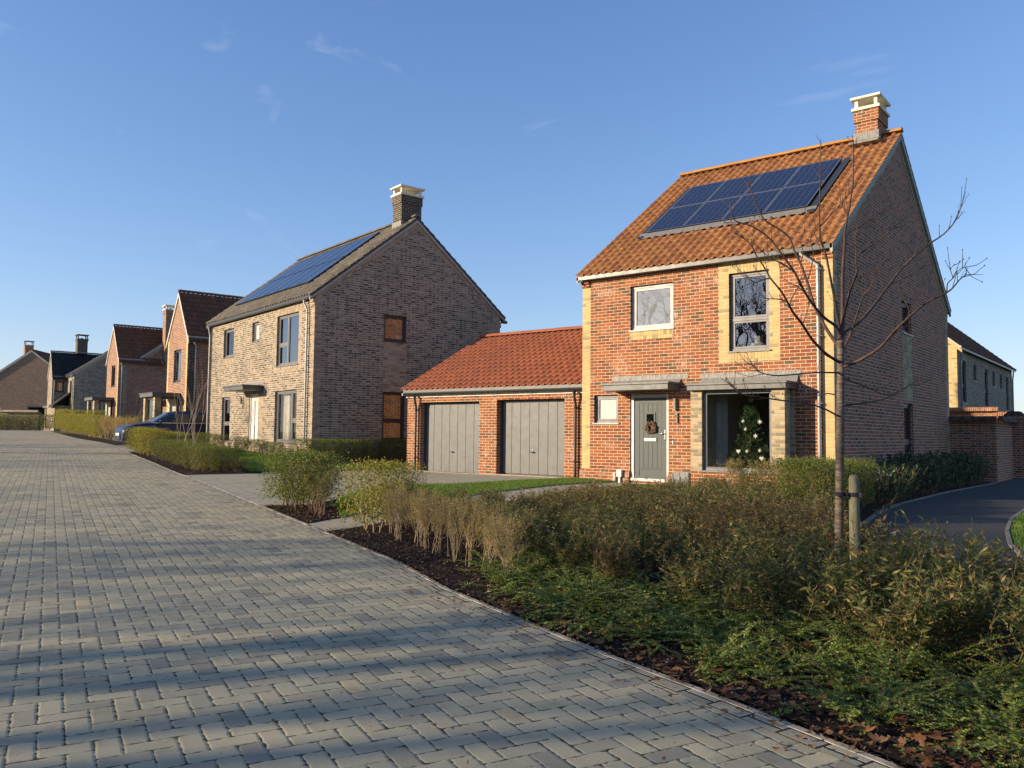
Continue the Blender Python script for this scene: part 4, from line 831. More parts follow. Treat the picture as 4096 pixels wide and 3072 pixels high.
# ================================================================== HOUSES 3-6 and the far right one
def block(par, x0, x1, y0, y1, zs, ri, mats, tile, ax='x', holes={}, zones={}, oh=.2, verge=True, ohx=.06, band='grey_buff', zb=-1.3, gm_='gutter_metal', ridge='brown_tile', seg=4):
    mf = mats; m = MB()
    wall(m, 'y-', y0, x0, x1, zb, zs, holes.get('f', []), mf, zones.get('f', ())); wall(m, 'x+', x1, y0, y1, zb, zs, holes.get('r', []), mf, zones.get('r', ()))
    wall(m, 'x-', x0, y0, y1, zb, zs, [], mf); wall(m, 'y+', y1, x0, x1, zb, zs, [], mf)
    if ax == 'x':
        gable_tri(m, x1, y0, y1, zs, ri, mf); gable_tri(m, x0, y0, y1, zs, ri, mf); m.build('wall', par); gable_roof(par, x0, x1, y0, y1, zs, ri, oh, ohx, tile, ridge, ax='x', seg=seg)
        if band: mm = MB(); verge_band(mm, x1, (y0+y1)/2, (y1-y0)/2, zs, ri, .215, band, .006); mm.build('verge_bricks', par)
        if verge: verge_strip(par, x1, 1, y0, y1, zs, ri, oh); verge_strip(par, x0, -1, y0, y1, zs, ri, oh)
    else:
        xm = (x0+x1)/2
        for yy in (y0, y1): m.quad([(x0, yy, zs), (x1, yy, zs), (xm, yy, zs+ri)], mf, [(x0, zs), (x1, zs), (xm, zs+ri)])
        m.build('wall', par); gable_roof(par, y0, y1, x0, x1, zs, ri, oh, ohx, tile, ridge, ax='y', seg=seg)
        if verge: verge_strip(par, y0, -1, x0, x1, zs, ri, oh, sw=True, mat='fascia_pale')
def side_gutter(par, x, y0, y1, z, mat='gutter_metal'):
    m = MB(); m.tube([(x, y0, z), (x, y1, z)], .055, mat, 8); m.build('gutter', par)
def side_pipe(par, x, y, zt, zb, mat='gutter_metal'):
    m = MB(); m.tube([(x+.13, y-.12, zt), (x+.13, y-.12, zt-.12), (x+.09, y, zt-.4), (x+.07, y, zt-.55), (x+.07, y, zb)], .036, mat, 8); m.build('downpipe', par)
def porch(par, x0, x1, dep, z1, zb, mat='mixed_brick'):
    """square porch bay projecting from the front wall: brick piers, glazing and a flat dark canopy"""
    m = MB(); w = .28
    for a in (x0, x1-w): m.box(a, a+w, -dep, -dep+w, zb, z1, mat)
    m.box(x0+w, x1-w, -dep+.02, -dep+.2, zb, .05, mat); m.box(x1-.2, x1-.02, -dep+w, 0, zb, .05, mat)
    b = m.build('bay', par)
    window(b, 'y-', -dep, x0+w, x1-w, .05, z1, 'frame_dark', 'glass', room=0, sill=False); window(b, 'x+', x1, -dep+w, -.02, .05, z1, 'frame_dark', 'glass', room=0, sill=False)
    m = MB(); m.quad([(x0+.05, -.01, zb), (x1-.05, -.01, zb), (x1-.05, -.01, z1), (x0+.05, -.01, z1)], 'curtain'); m.build('room', b)
    m = MB(); m.box(x0-.12, x1+.12, -dep-.15, 0, z1, z1+.16, 'canopy_metal'); m.box(x0-.15, x1+.15, -dep-.18, 0, z1+.16, z1+.19, 'canopy_metal'); m.build('canopy', par)
def P3():
    h = empty('brick_house', (-23.92, 3.15, 1.30), H2R, 'red brick house with narrow front gable just left of the grey-brown house', 'house')
    z = lambda a: a-1.30
    block(h, -3.1, 0, 0, 6.5, z(5.88), 2.15, 'red_brick_far', 'brown_tile', 'y', {'f': [(-2.05, -.95, z(3.82), z(5.35))]}, {'f': [(-.22, 0, 0, 9, 'buff_brick'), (-3.1, -2.88, 0, 9, 'buff_brick')], 'r': [(0, .30, 0, 9, 'dark_brick')]}, band=None)
    window(h, 'y-', 0, -2.05, -.95, z(3.82), z(5.35), 'frame_dark', 'glass_mirror', mull=[.75])
    side_gutter(h, .14, -.05, 6.4, z(5.83)); side_pipe(h, 0, .34, z(5.80), -.3)
    block(h, -10, -3.12, 2.2, 8.6, z(5.8), 2.3, 'red_brick_far', 'brown_tile', 'x', band=None)
    porch(h, -2.85, -.95, 1.1, z(3.08), -.4)
    m = MB(); m.box(-4.9, -3.12, 0, 2.2, -.6, z(2.95), 'red_brick_far'); m.prism([(-.25, z(2.9)), (2.2, z(4.25)), (2.2, z(4.1)), (-.25, z(2.75))], 'x', -5.1, -3.12, 'dark_tile'); m.build('lean_to', h)
P3()
def P4():
    h = empty('brick_house', (-40.4, 7.9, 1.45), H2R, 'red brick house with brown roof and tall chimney, third from the right along the road', 'house')
    z = lambda a: a-1.45
    block(h, -3.0, 0, 0, 6.0, z(6.06), 2.1, 'red_brick_far', 'brown_tile', 'y', {'f': [(-1.76, -.78, z(4.3), z(5.66))]}, {'f': [(-.22, 0, 0, 9, 'buff_brick')], 'r': [(0, .5, 0, 9, 'grey_buff')]}, band=None)
    window(h, 'y-', 0, -1.76, -.78, z(4.3), z(5.66), 'frame_dark', 'glass_mirror')
    side_gutter(h, .14, -.05, 1.5, z(6.0)); side_pipe(h, 0, .2, z(6.0), -.3)
    block(h, -7.5, .01, 1.44, 9.6, z(6.27), 2.9, 'red_brick_far', 'brown_tile', 'x', band='grey_buff')
    chimney(h, .12, 2.98, .62, .7, z(6.1), z(9.33), 'red_brick_far', 3, 'stone_cap', .2, .1)
    m = MB(); m.prism([(2.63, z(6.1)), (3.33, z(6.1)), (3.1, z(5.5)), (2.85, z(5.5))], 'x', 0, .43, 'red_brick_far'); m.build('chimney_corbel', h)
    porch(h, -3.0, -1.0, 1.1, z(3.4), -.4)
P4()
def P5():
    h = empty('brick_house', (-59.2, 13.3, 1.6), H2R, 'dark grey brick house with near-black tiled wing, behind the yellow-green hedge', 'house')
    z = lambda a: a-1.6
    block(h, -2.9, 0, 0, 8.6, z(6.12), 3.05, 'grey_brick', 'dark_tile', 'x', {'f': [(-1.6, -.8, z(4.2), z(5.6))]}, {'r': [(0, .5, 0, 9, 'grey_buff')]}, band='grey_buff')
    window(h, 'y-', 0, -1.6, -.8, z(4.2), z(5.6), 'frame_dark', 'glass')
    m = MB(); m.tube([(-2.9, -.13, z(5.98)), (.08, -.13, z(5.98))], .055, 'gutter_metal', 8); m.build('gutter', h); side_pipe(h, -.3, -.05, z(6.0), -.3)
    block(h, -4.9, -2.9, -1.1, 6, z(6.1), 1.95, 'grey_brick', 'dark_tile', 'y', {'r': [(-.85, -.2, z(4.7), z(5.6))]}, {}, band=None)
    window(h, 'x+', -2.9, -.85, -.2, z(4.7), z(5.6), 'frame_dark', 'glass_mirror')
    side_gutter(h, -2.76, -1.2, 0, z(6.0)); side_pipe(h, -2.9, -.95, z(6.0), -.3)
    m = MB(); m.box(-2.88, -1.3, -1.1, 0, -.5, z(3.5), 'grey_brick'); m.prism([(-1.3, z(3.5)), (0, z(4.65)), (0, z(4.5)), (-1.3, z(3.35))], 'x', -2.88, -1.1, 'dark_tile'); m.build('lean_to', h)
    chimney(h, -3.9, 1.2, .8, .8, z(8.1), z(9.35), 'dark_brick', 2, 'frame_grey', .3, .1)
    porch(h, -6.0, -3.7, .9, z(3.4), -.4) if False else porch(h, -7.0, -5.2, .9, z(3.4), -.4)
P5()
def P6():
    A = (-80.2, 18.0); az = RAD(-49); fd = Vector((cos(az), -sin(az)))
    h = empty('brick_house', (A[0], A[1], 1.5), -az, 'large plain red brick gable house at the far left end of the road', 'house')
    # local x = to the right along the gable, local y = ridge direction
    h.rotation_euler = (0, 0, math.atan2(fd.y, fd.x)); zr = 9.72-1.5-.15; half = 4.9; sl = .76
    block(h, -half, half, 0, 13, zr-sl*half, sl*half, 'red_brick_far', 'brown_tile', 'y', {'f': [(-.2, 2.2, 1.2, 2.4)]}, {}, band=None)
    window(h, 'y-', 0, -.2, 2.2, 1.2, 2.4, 'frame_pale', 'glass')
    chimney(h, -3.6, 9.0, .8, .8, 4.5, 7.0, 'red_brick_far', 2, 'frame_grey', .3, .1)
P6()
e = empty('brick_house', (-86.6, 20.1, 1.5), H2R, 'house hidden behind the near-black tiled roof, only its red chimney showing', 'house')
block(e, -4, 4, -3, 3, 4.2, 2.2, 'red_brick_far', 'brown_tile', 'x', band=None); chimney(e, 0, 0, .95, .8, 5.8, 9.15, 'red_brick_far', 3, 'frame_pale', .4, .1)
def PR():
    h = empty('brick_house', (4.25, 22.0, .55), 0, 'grey brick house with buff end wall behind the garden walls, far right', 'house')
    z = lambda a: a-.55; ri = 3.3
    hs = [(1.0, 1.9, z(3.1), z(4.95)), (3.6, 4.3, z(4.2), z(4.95)), (6.4, 7.3, z(3.1), z(4.95)), (8.6, 9.3, z(4.2), z(4.95)), (10.9, 11.6, z(4.2), z(4.95)), (12.8, 13.7, z(3.1), z(4.95)), (1.1, 1.9, z(1), z(2.7))]
    block(h, -7.6, 0, 0, 15, z(5.5), ri, 'grey_brick', 'brown_tile', 'y', {'r': hs}, {'f': [(-7.6, 0, -2, 9, 'mixed_brick'), (-.5, 0, -2, 9, 'buff_brick')], 'r': [(a-.22, b+.22, c-.25, 9, 'grey_buff') for a, b, c, d in hs[:6:1] if d-c > 1]+[(14.7, 15, -2, 9, 'grey_buff')]}, band=None)
    for q in hs: window(h, 'x+', 0, *q, 'frame_dark', 'glass_mirror', sillm='frame_pale', tran=[(0, 1, .42)] if q[3]-q[2] > 1 else [])
    m = MB()
    ym = -3.8
    m.prism([(-3.8, z(5.5)+ri+.05), (.2, z(5.35)), (.2, z(5.18)), (-3.8, z(5.5)+ri-.18)], 'y', -.06, .0, 'buff_brick'); m.build('verge_band', h)
    side_gutter(h, .14, -.1, 15.1, z(5.42)); side_pipe(h, 0, .45, z(5.4), -.3); side_pipe(h, 0, 14.7, z(5.4), -.3)
    for a, b in ((3.4, 5.4), (9.8, 12.2)):
        m = MB(); m.box(0, .9, a, b, z(2.62), z(2.8), 'canopy_metal'); m.build('canopy', h)
PR()
# garden walls on the right
def garden_wall(name, pts, thick, ztop, lab, cope='coping_brick', mat='red_brick_gable', zb=-.2, round_=True):
    e = empty(name, (pts[0][0], pts[0][1], 0), 0, lab, 'wall')
    o = Vector((pts[0][0], pts[0][1])); m = MB(); c = MB()
    for i in range(len(pts)-1):
        a, b = Vector(pts[i])-o, Vector(pts[i+1])-o; d = (b-a).normalized(); n = Vector((d.y, -d.x))*thick; L = (b-a).length
        m.quad([(a.x, a.y, zb), (b.x, b.y, zb), (b.x, b.y, ztop), (a.x, a.y, ztop)], mat, [(0, zb), (L, zb), (L, ztop), (0, ztop)])
        A, B = a+n, b+n; m.quad([(A.x, A.y, zb), (B.x, B.y, zb), (B.x, B.y, ztop), (A.x, A.y, ztop)], mat, [(0, zb), (L, zb), (L, ztop), (0, ztop)])
        for p, q in ((a, A), (b, B)): m.quad([(p.x, p.y, zb), (q.x, q.y, zb), (q.x, q.y, ztop), (p.x, p.y, ztop)], mat, [(0, zb), (thick, zb), (thick, ztop), (0, ztop)])
        k = 8; P = []
        for j in range(k+1):
            t = pi*j/k; w = -.03+(thick+.06)*(1-cos(t))/2; P.append((w, ztop+(.06+.10*sin(t) if round_ else .08)))
        P = [(-.03, ztop)]+P+[(thick+.03, ztop)]; un = n.normalized(); aa, bb = a-d*.03, b+d*.03
        for j in range(len(P)):
            p, q = P[j], P[(j+1) % len(P)]; f = lambda base, s: (base.x+un.x*s[0], base.y+un.y*s[0], s[1]); c.quad([f(aa, p), f(bb, p), f(bb, q), f(aa, q)], cope, [(0, j*.1), (0, j*.1+.2)][:0] or [(p[0]*1+j*.07, 0), (p[0]+j*.07, L), (q[0]+j*.07, L), (q[0]+j*.07, 0)])
        for base in (aa, bb): c.quad([f(base, s) for s in P], cope)
    m.build('wall_face', e); c.build('coping', e); return e
garden_wall('garden_wall', [(6.085, 10.76), (7.30, 10.76)], -.22, 2.04, 'short shaded red brick garden wall joining the rear corner of the right-hand house')
garden_wall('garden_wall', [(7.30, 10.77), (7.27, 14.1)], -.22, 2.04, 'red brick garden wall running back beside the dark asphalt path')
e = empty('wall_pier', (7.30, 14.42, 0), 0, 'square brick pier with stepped cap at the end of the garden wall beside the path', 'wall')
m = MB(); m.box(-.3, .3, -.3, .3, 0, 2.2, 'red_brick_gable'); m.build('pier', e); m = MB(); m.box(-.35, .35, -.35, .35, 2.2, 2.27, 'red_brick_gable'); m.prism([(-.32, 2.27), (.32, 2.27), (.15, 2.44), (-.15, 2.44)], 'y', -.32, .32, 'coping_brick'); m.build('pier_cap', e)
garden_wall('garden_wall', [(7.31, 14.75), (7.33, 25)], -.22, 2.04, 'last stretch of red brick garden wall beyond the square pier')
garden_wall('garden_wall', [(1.0, 21.0), (5.86, 21.0)], -.22, 2.66, 'sunlit orange brick garden wall showing above the shaded coping', 'red_brick', 'red_brick', .2)
garden_wall('garden_wall', [(5.87, 20.9), (6.6, 20.9)], -.22, 2.46, 'lower sunlit stub of orange brick wall at the far right by the pier', 'red_brick', 'red_brick', .2)
garden_wall('garden_wall', [(-55.3, 6.7), (-53.0, 8.3)], -.25, 2.75, 'curved-top grey brick garden wall in front of the far left gable', 'grey_buff', 'grey_brick', .8)
garden_wall('garden_wall', [(-57.5, 5.0), (-55.32, 6.7)], -.25, 2.9, 'pale sunlit end of the garden wall before the far left gable', 'grey_buff', 'mixed_brick', .8)

# ================================================================== VEGETATION
def grow(m, rg, p, d, L, r, lev, tw, out, nseg=4, n=4, wander=.12, up=.05, kids=(2, 3), spread=.6, taper=.7, shrink=.68):
    pts = [p]; rad = [r]
    for i in range(nseg):
        d = d+rg.normal(size=3)*wander; d[2] += up; d = d/np.linalg.norm(d); p = p+d*L/nseg; pts.append(p); rad.append(r*(1-(1-taper)*(i+1)/nseg))
        if out is not None: out.append((p, d, lev))
    m.tube(pts, rad, tw, n, False)
    if lev > 0:
        for k in range(rg.integers(kids[0], kids[1]+1)):
            i = rg.integers(max(1, nseg//2), nseg+1) if k else nseg
            nd = d+rdir(rg, 1)[0]*spread; nd /= np.linalg.norm(nd); grow(m, rg, pts[i], nd, L*shrink*rg.uniform(.8, 1.15), rad[i]*.72, lev-1, tw, out, max(2, nseg-1), max(3, n-1), wander, up, kids, spread, taper, shrink)
SHR = {}
def in_view(x, y, z, mg=.30):
    d = Vector((x-CAMP[0], y-CAMP[1], z-CAMP[2])); f = d.dot(_F)
    if f < .5: return False
    u = d.dot(_R2)/f*FPX/2048; v = d.dot(_U2)/f*FPX/1536; k = mg*8/max(8, f)*2
    return abs(u) < 1+k and abs(v) < 1+k
def shrub_meshes(kind, seed):
    key = (kind, seed)
    if key in SHR: return SHR[key]
    rg = np.random.default_rng(seed*97+sum(map(ord, kind))); m = MB(); C = D = None
    if kind.startswith('privet'):
        tw = 'twig_tan' if kind == 'privet' else 'twig_brown'
        for i in range(9):
            a = rg.uniform(0, 6.28); grow(m, rg, np.array([rg.normal()*.10, rg.normal()*.07, 0]), np.array([cos(a)*.22, sin(a)*.2, 1.]), .40, .007, 2, tw, None, 3, 4, .08, .07, (2, 3), .4)
        n = 4300; P = rg.uniform(-1, 1, (n, 3)); s = np.max(np.abs(P), axis=1); P = P*(.80+.2*rg.random((n, 1)))/np.maximum(s, .35)[:, None]*np.clip(s+.25, 0, 1)[:, None]
        P[:, 0] *= .30; P[:, 1] *= .28; P[:, 2] = .49+P[:, 2]*.39; P += rg.normal(size=P.shape)*.028; keep = rg.random(n) < np.clip((P[:, 2]-.04)/.2, .1, 1); P = P[keep]; C = P; D = rg.normal(size=P.shape)+np.array([0, 0, .5]); L = rg.uniform(.022, .036, len(P)); W_ = L*.52; mat = 'leaf_privet' if kind == 'privet' else 'leaf_privet_green'
    elif kind in ('twiggy', 'twiggy_olive'):
        out = []
        for i in range(7):
            a = rg.uniform(0, 6.28); grow(m, rg, np.array([rg.normal()*.05, rg.normal()*.05, 0]), np.array([cos(a)*.22, sin(a)*.22, 1.]), .36, .0065, 3, 'twig_tan' if kind == 'twiggy' else 'twig_brown', out, 4, 4, .10, .09, (2, 3), .55)
        pts = [(p, d) for p, d, l in out if l <= 1]; k = 5 if kind == 'twiggy' else 9; P = np.array([p for p, d in pts for _ in range(k)]); Dd = np.array([d for p, d in pts for _ in range(k)])
        C = P+rg.normal(size=P.shape)*.02; D = Dd*.6+rg.normal(size=P.shape)*.7; sel = rg.permutation(len(C))[:2600]; C, D = C[sel], D[sel]; L = rg.uniform(.018, .034, len(C)); W_ = L*.42; mat = 'leaf_tan' if kind == 'twiggy' else 'leaf_olive'
    elif kind in ('willowy', 'willowy_brown'):
        Cs, Ds = [], []
        for i in range(34):
            a = rg.uniform(0, 6.28); q = rg.uniform(0, .55); d = np.array([cos(a)*q, sin(a)*q, 1.]); d /= np.linalg.norm(d); p = np.array([rg.normal()*.10, rg.normal()*.10, 0]); H = rg.uniform(.38, .66); pts = [p]
            for s in range(6): d = d+rg.normal(size=3)*.09+np.array([cos(a), sin(a), 0])*.03; d /= np.linalg.norm(d); p = p+d*H/6; pts.append(p)
            m.tube(pts, [.003]*3+[.0024]*2+[.0018]*2, 'twig_brown', 3, False)
            for s in range(2, 7):
                for t in (0, .33, .66):
                    if s == 6 and t: continue
                    b = pts[s] if s == 6 else pts[s]*(1-t)+pts[min(6, s+1)]*t; ph = rg.uniform(0, 6.28)
                    for z in (0, pi):
                        o = np.array([cos(ph+z), sin(ph+z), rg.uniform(.1, .9)]); o /= np.linalg.norm(o); Cs.append(b+o*.022); Ds.append(o+rg.normal(size=3)*.2)
                if rg.random() < .45:
                    sd = rdir(rg, 1)[0]*.7+d; sd /= np.linalg.norm(sd); e_ = pts[s]+sd*.12; m.tube([pts[s], e_], [.0018, .001], 'twig_brown', 3, False)
                    for t in (.3, .5, .7, .9, 1.05): o = rdir(rg, 1)[0]+sd*.6; Cs.append(pts[s]+sd*.12*t+o*.012); Ds.append(o)
        C = np.array(Cs); D = np.array(Ds); L = rg.uniform(.038, .068, len(C)); W_ = L*.27; mat = 'leaf_olive' if kind == 'willowy' else 'leaf_brown'
    elif kind == 'low':
        Cs, Ds = [], []
        def spray(p, d, Ln, lv):
            n = max(4, int(Ln/.035)); pts = [p]; st = Ln/n
            for s in range(n): d = d+rg.normal(size=3)*.07+np.array([0, 0, -.045]); d /= np.linalg.norm(d); p = p+d*st; p = np.array([p[0], p[1], max(p[2], .02)]); pts.append(p)
            m.tube(pts[::2] if len(pts) > 4 else pts, .0022 if lv else .0014, 'twig_tan' if rg.random() < .15 else 'twig_brown', 3, False)
            side = np.cross(d, [0, 0, 1.]); side /= max(1e-6, np.linalg.norm(side))
            for s in range(1, n+1):
                for t in (0, .5):
                    b = pts[s-1]*(1-t)+pts[s]*t
                    for z in (-1, 1): o = side*z+d*.5+np.array([0, 0, rg.uniform(0, .5)]); Cs.append(b+o*.008); Ds.append(o)
                if lv and rg.random() < .5 and s < n-1: nd = d+side*rg.choice([-1, 1])*.9+np.array([0, 0, rg.uniform(-.1, .3)]); nd /= np.linalg.norm(nd); spray(pts[s], nd, rg.uniform(.08, .17), 0)
        for i in range(38):
            a = rg.uniform(0, 6.28); e_ = rg.uniform(.15, .9); spray(np.array([rg.normal()*.08, rg.normal()*.08, .02]), np.array([cos(a), sin(a), e_])/math.hypot(1, e_), rg.uniform(.28, .58), 1)
        C = np.array(Cs); D = np.array(Ds); L = rg.uniform(.014, .024, len(C)); W_ = L*.66; mat = 'leaf_low'
    elif kind == 'laurel':
        Cs, Ds = [], []
        for i in range(46):
            a = rg.uniform(0, 6.28); q = rg.uniform(0, .5); d = np.array([cos(a)*q, sin(a)*q, 1.]); d /= np.linalg.norm(d); p = np.array([rg.normal()*.16, rg.normal()*.16, 0]); H = rg.uniform(.45, .95); pts = [p]
            for s in range(5): d = d+rg.normal(size=3)*.07; d /= np.linalg.norm(d); p = p+d*H/5; pts.append(p)
            m.tube(pts, .004, 'twig_brown', 3, False)
            for s in range(1, 6):
                for t in (0, .25, .5, .75):
                    b = pts[s] if s == 5 else pts[s]*(1-t)+pts[s+1]*t; o = rdir(rg, 1)[0]*.8+np.array([0, 0, .9]); o /= np.linalg.norm(o); Cs.append(b+o*.04); Ds.append(o)
        C = np.array(Cs); D = np.array(Ds); L = rg.uniform(.07, .12, len(C)); W_ = L*.24; mat = 'leaf_dark'
    elif kind == 'bare':
        for i in range(6):
            a = rg.uniform(0, 6.28); grow(m, rg, np.array([rg.normal()*.06, rg.normal()*.06, 0]), np.array([cos(a)*.38, sin(a)*.38, 1.]), 1.0, .007, 2, 'twig_pale', None, 5, 4, .08, .05, (1, 2), .5, .7, .7)
    st = m.build('stems'); sm = st.data; bpy.data.objects.remove(st); fm = None
    if C is not None: fo = leaves_obj('foliage', C, D, rg, L, W_, mat); fm = fo.data; bpy.data.objects.remove(fo)
    SHR[key] = (sm, fm); return SHR[key]
def shrub(kind, seed, x, y, label, group, s=1.0, sz=None, rz=None, name='shrub', z=None, cat='shrub'):
    if not in_view(x, y, T(x, y)+.4): return None
    sm, fm = shrub_meshes(kind, seed); e = empty(name, (x, y, (T(x, y) if z is None else z)+.015), rz if rz is not None else random.uniform(0, 6.28), label, cat, group)
    e.scale = (s, s, sz or s)
    for nm, me in (('stems', sm), ('foliage', fm)):
        if me: o = bpy.data.objects.new(nm, me); COL.objects.link(o); o.parent = e
    return e
KB = [(p[0], p[1]) for p in KERB]
def kd(x, y):
    """distance from the kerb line, towards the houses"""
    b = 9
    for i in range(len(KB)-1):
        ax, ay = KB[i]; bx, by = KB[i+1]; dx, dy = bx-ax, by-ay; t = max(0, min(1, ((x-ax)*dx+(y-ay)*dy)/(dx*dx+dy*dy))); b = min(b, math.hypot(x-ax-dx*t, y-ay-dy*t))
    return b
def inside(poly, x, y):
    c = False; j = len(poly)-1
    for i in range(len(poly)):
        if (poly[i][1] > y) != (poly[j][1] > y) and x < (poly[j][0]-poly[i][0])*(y-poly[i][1])/(poly[j][1]-poly[i][1])+poly[i][0]: c = not c
        j = i
    return c
BED = [(3.1, -10.1), (3.05, -9.6), (2.5, -7.2), (2.3, -4.9), (3.4, -3.7), (3.9, -1.1), (6.4, -1.0), (6.9, -2.3), (7.5, -4.6), (8.1, -7.1), (8.9, -8.5), (10.3, -9.3), (12.6, -9.8), (14.5, -10.1), (14.8, -14.5), (11.8, -13.35), (10.32, -12.85), (9.34, -12.5), (8.52, -12.3), (7.4, -11.9), (6.44, -11.5), (5.17, -10.9)]
GT = 'tan twiggy hedge shrubs beside the block road'; GW = 'willowy shrubs filling the big planting bed'; GL = 'low spreading evergreens at the road edge'
# row of young hedge plants with pale stems
random.seed(11)
shrub('privet', 1, 3.35, -9.72, 'bright yellow-green hedge plant at the corner of the front path and the road', None, 1.25, 1.02)
shrub('privet', 2, 3.15, -9.15, 'yellow-green hedge plant set back along the front path behind the corner one', None, 1.1, .95)
x, y = 3.75, -9.85; k = 0
while x < 6.75:
    t = (x-3.75)/3; yy = -9.82-(x-3.75)*.375-.15*t
    shrub('twiggy', k % 4, x, yy+random.uniform(-.1, .1), 'tan half-bare hedge shrub with pale upright stems beside the block road', GT, random.uniform(.62, .78)*(1-.12*t), random.uniform(.66, .78)); k += 1; x += random.uniform(.2, .28)
k = 0
x = 3.6
while x < 6.6: shrub('twiggy' if k % 3 else 'twiggy_olive', (k+1) % 4, x, -9.2-(x-3.6)*.375+random.uniform(-.2, .2), 'tan half-bare hedge shrub with pale upright stems beside the block road', GT, random.uniform(.6, .78)); k += 1; x += .38
# low evergreens
pl = []
for i in range(2600):
    x, y = random.uniform(6.3, 12.4), random.uniform(-13.8, -10.3)
    if not inside(BED, x, y): continue
    d = kd(x, y); lim = 1.25+.6*max(0, (x-7.5)/4)
    if not (.42 < d < lim) or d > lim: continue
    if any(math.hypot(x-a, y-b) < .36 for a, b in pl): continue
    if x < 6.8 and d < .7: continue
    pl.append((x, y))
for i, (x, y) in enumerate(pl): shrub('low', i % 4, x, y, 'low spreading bright evergreen shrub with tiny leaves at the bed edge near the road', GL, random.uniform(.75, 1.15), random.uniform(.62, .95))
# willowy mass
pw = []
for i in range(9000):
    x, y = random.uniform(2.2, 13.6), random.uniform(-13.6, -.9)
    if not inside(BED, x, y): continue
    d = kd(x, y)
    if x > 6.5 and d < 1.15+.55*max(0, (x-7.5)/4): continue
    if x <= 6.5 and d < 1.25: continue
    if math.hypot(x-8.96, y+9.05) < .42 or math.hypot(x-9.15, y+9.6) < .55 or math.hypot(x-9.42, y+10.3) < .42: continue
    if x < 3.3 and y > -6.5: continue
    if any(math.hypot(x-a, y-b) < .46 for a, b in pw): continue
    pw.append((x, y))
for i, (x, y) in enumerate(pw[:270]):
    br = (sin(x*1.7+1)+cos(y*1.3+x*.5)) > .25; front = y > -4.2 and x < 6.6
    hs = (.64 if x < 4.6 else .76 if x < 6.3 else .88) if x < 8.8 else 1.0
    shrub('willowy_brown' if br else 'willowy', i % 4, x, y, ('reddish brown' if br else 'dark olive')+' narrow-leaved shrub in the crowded planting bed', GW, random.uniform(1.0, 1.3)*hs, random.uniform(.85, 1.15)*hs*(.95 if front else 1))
for i in range(7): shrub('twiggy_olive' if i % 2 else 'twiggy', i % 4, 4.6+i*.36, -1.6-.28*i+random.uniform(-.2, .2), 'tall sunlit yellow-brown shrub in front of the bay window', 'yellow-brown shrubs under the bay window', random.uniform(.78, 1.0), random.uniform(.85, 1.0))
for i, (x, y) in enumerate(((6.6, -3.4), (6.95, -3.0), (6.55, -2.7), (7.05, -2.4), (6.6, -2.0), (6.9, -1.5), (7.2, -4.2), (6.8, -4.1))): shrub('privet_green', i % 4, x, y, 'green and yellow leafy shrub at the front corner of the shaded gable', 'green shrubs at the gable corner', random.uniform(.95, 1.15), random.uniform(.9, 1.1))
k = 0
for i in range(400):
    if k >= 34: break
    y = random.uniform(-1.3, 10.3); x = random.uniform(6.35, 7.0)
    if any(math.hypot(x-a, y-b) < .40 for a, b in pw): continue
    pw.append((x, y)); shrub('laurel', k % 4, x, y, 'dark glossy long-leaved evergreen along the shaded gable of the right-hand house', 'dark evergreens along the shaded gable', random.uniform(.85, 1.1), random.uniform(.8, 1.0)*(1 if y > 2 else .85)); k += 1
for i, (x, y) in enumerate(((9.1, -8.25), (9.35, -8.6), (8.75, -7.8), (9.6, -8.95), (8.6, -7.35), (9.9, -9.3))): shrub('low', i % 4, x, y, 'bright lime shrub spilling onto the asphalt path behind the young tree', 'lime shrubs at the asphalt edge', 1.0, .95)
# small hedge between path and drive
for i, (x, y) in enumerate(((.12, -8.68), (.58, -8.74), (1.02, -8.88))): shrub('privet_green', i, x, y, ('left', 'middle', 'right')[i]+' green plant of the short hedge between the driveway and the front path', None, 1.3, 1.0)
shrub('twiggy_olive', 2, 1.4, -9.12, 'half-bare end plant of the short hedge between driveway and front path', None, 1.15, .95); shrub('twiggy_olive', 1, 1.7, -9.3, 'sparse yellow-leaved plant at the path end of the short hedge', None, .8, .8)
# house 2 front hedge along the road
n = 17
for i in range(n):
    t = i/(n-1); x = -16.0+t*8.6; y = -2.95-t*2.75; kind = 'privet' if i < 5 else ('twiggy_olive' if i % 2 else 'privet_green')
    if i == 6: continue
    shrub(kind, i % 4, x, y, ('clipped yellow-green hedge plant' if i < 5 else 'thin brownish hedge plant')+' before the grey-brown house', 'hedge row before the grey-brown house', 1.4 if i < 5 else 1.0, (.96 if i < 5 else .72))
for i in range(8): shrub(('twiggy_olive', 'privet_green')[i % 2], i % 4, -14.6+i*.95, -2.7-i*.3, 'dull green shrub behind the roadside hedge of the grey-brown house', 'second row behind the roadside hedge', .95, .7)
for i in range(4): shrub('privet', (i+1) % 4, -16.3+i*.45, -1.7-.12*i, 'clipped green hedge plant beside the parked blue car', 'hedge beside the blue car', 1.05, .74)
c2, s2 = cos(H2R), sin(H2R)
def h2w(X, Y): return (-9.88+X*c2-Y*s2, -.552+X*s2+Y*c2)
for i in range(13):
    x, y = h2w(.62, -.6+i*.5); shrub('privet_green', i % 4, x, y, 'dark green hedge plant along the foot of the grey-brown gable', 'dark hedge along the grey-brown gable', 1.05, .85)
for i in range(9):
    x, y = h2w(-1.0-i*.75 if i < 5 else -2.2-i*.75, -.75); shrub(('privet_green', 'twiggy_olive')[i % 2], i % 4, x, y, 'low green shrub under the front windows of the grey-brown house', 'shrubs under the grey-brown house front', .85, .6)
for i in range(6): shrub('willowy', i % 4, -8.9+i*.42, -4.9-.05*i+random.uniform(-.3, .3), 'small dull shrub at the bare end of the bed left of the driveway', 'small shrubs left of the driveway', .8, .6)
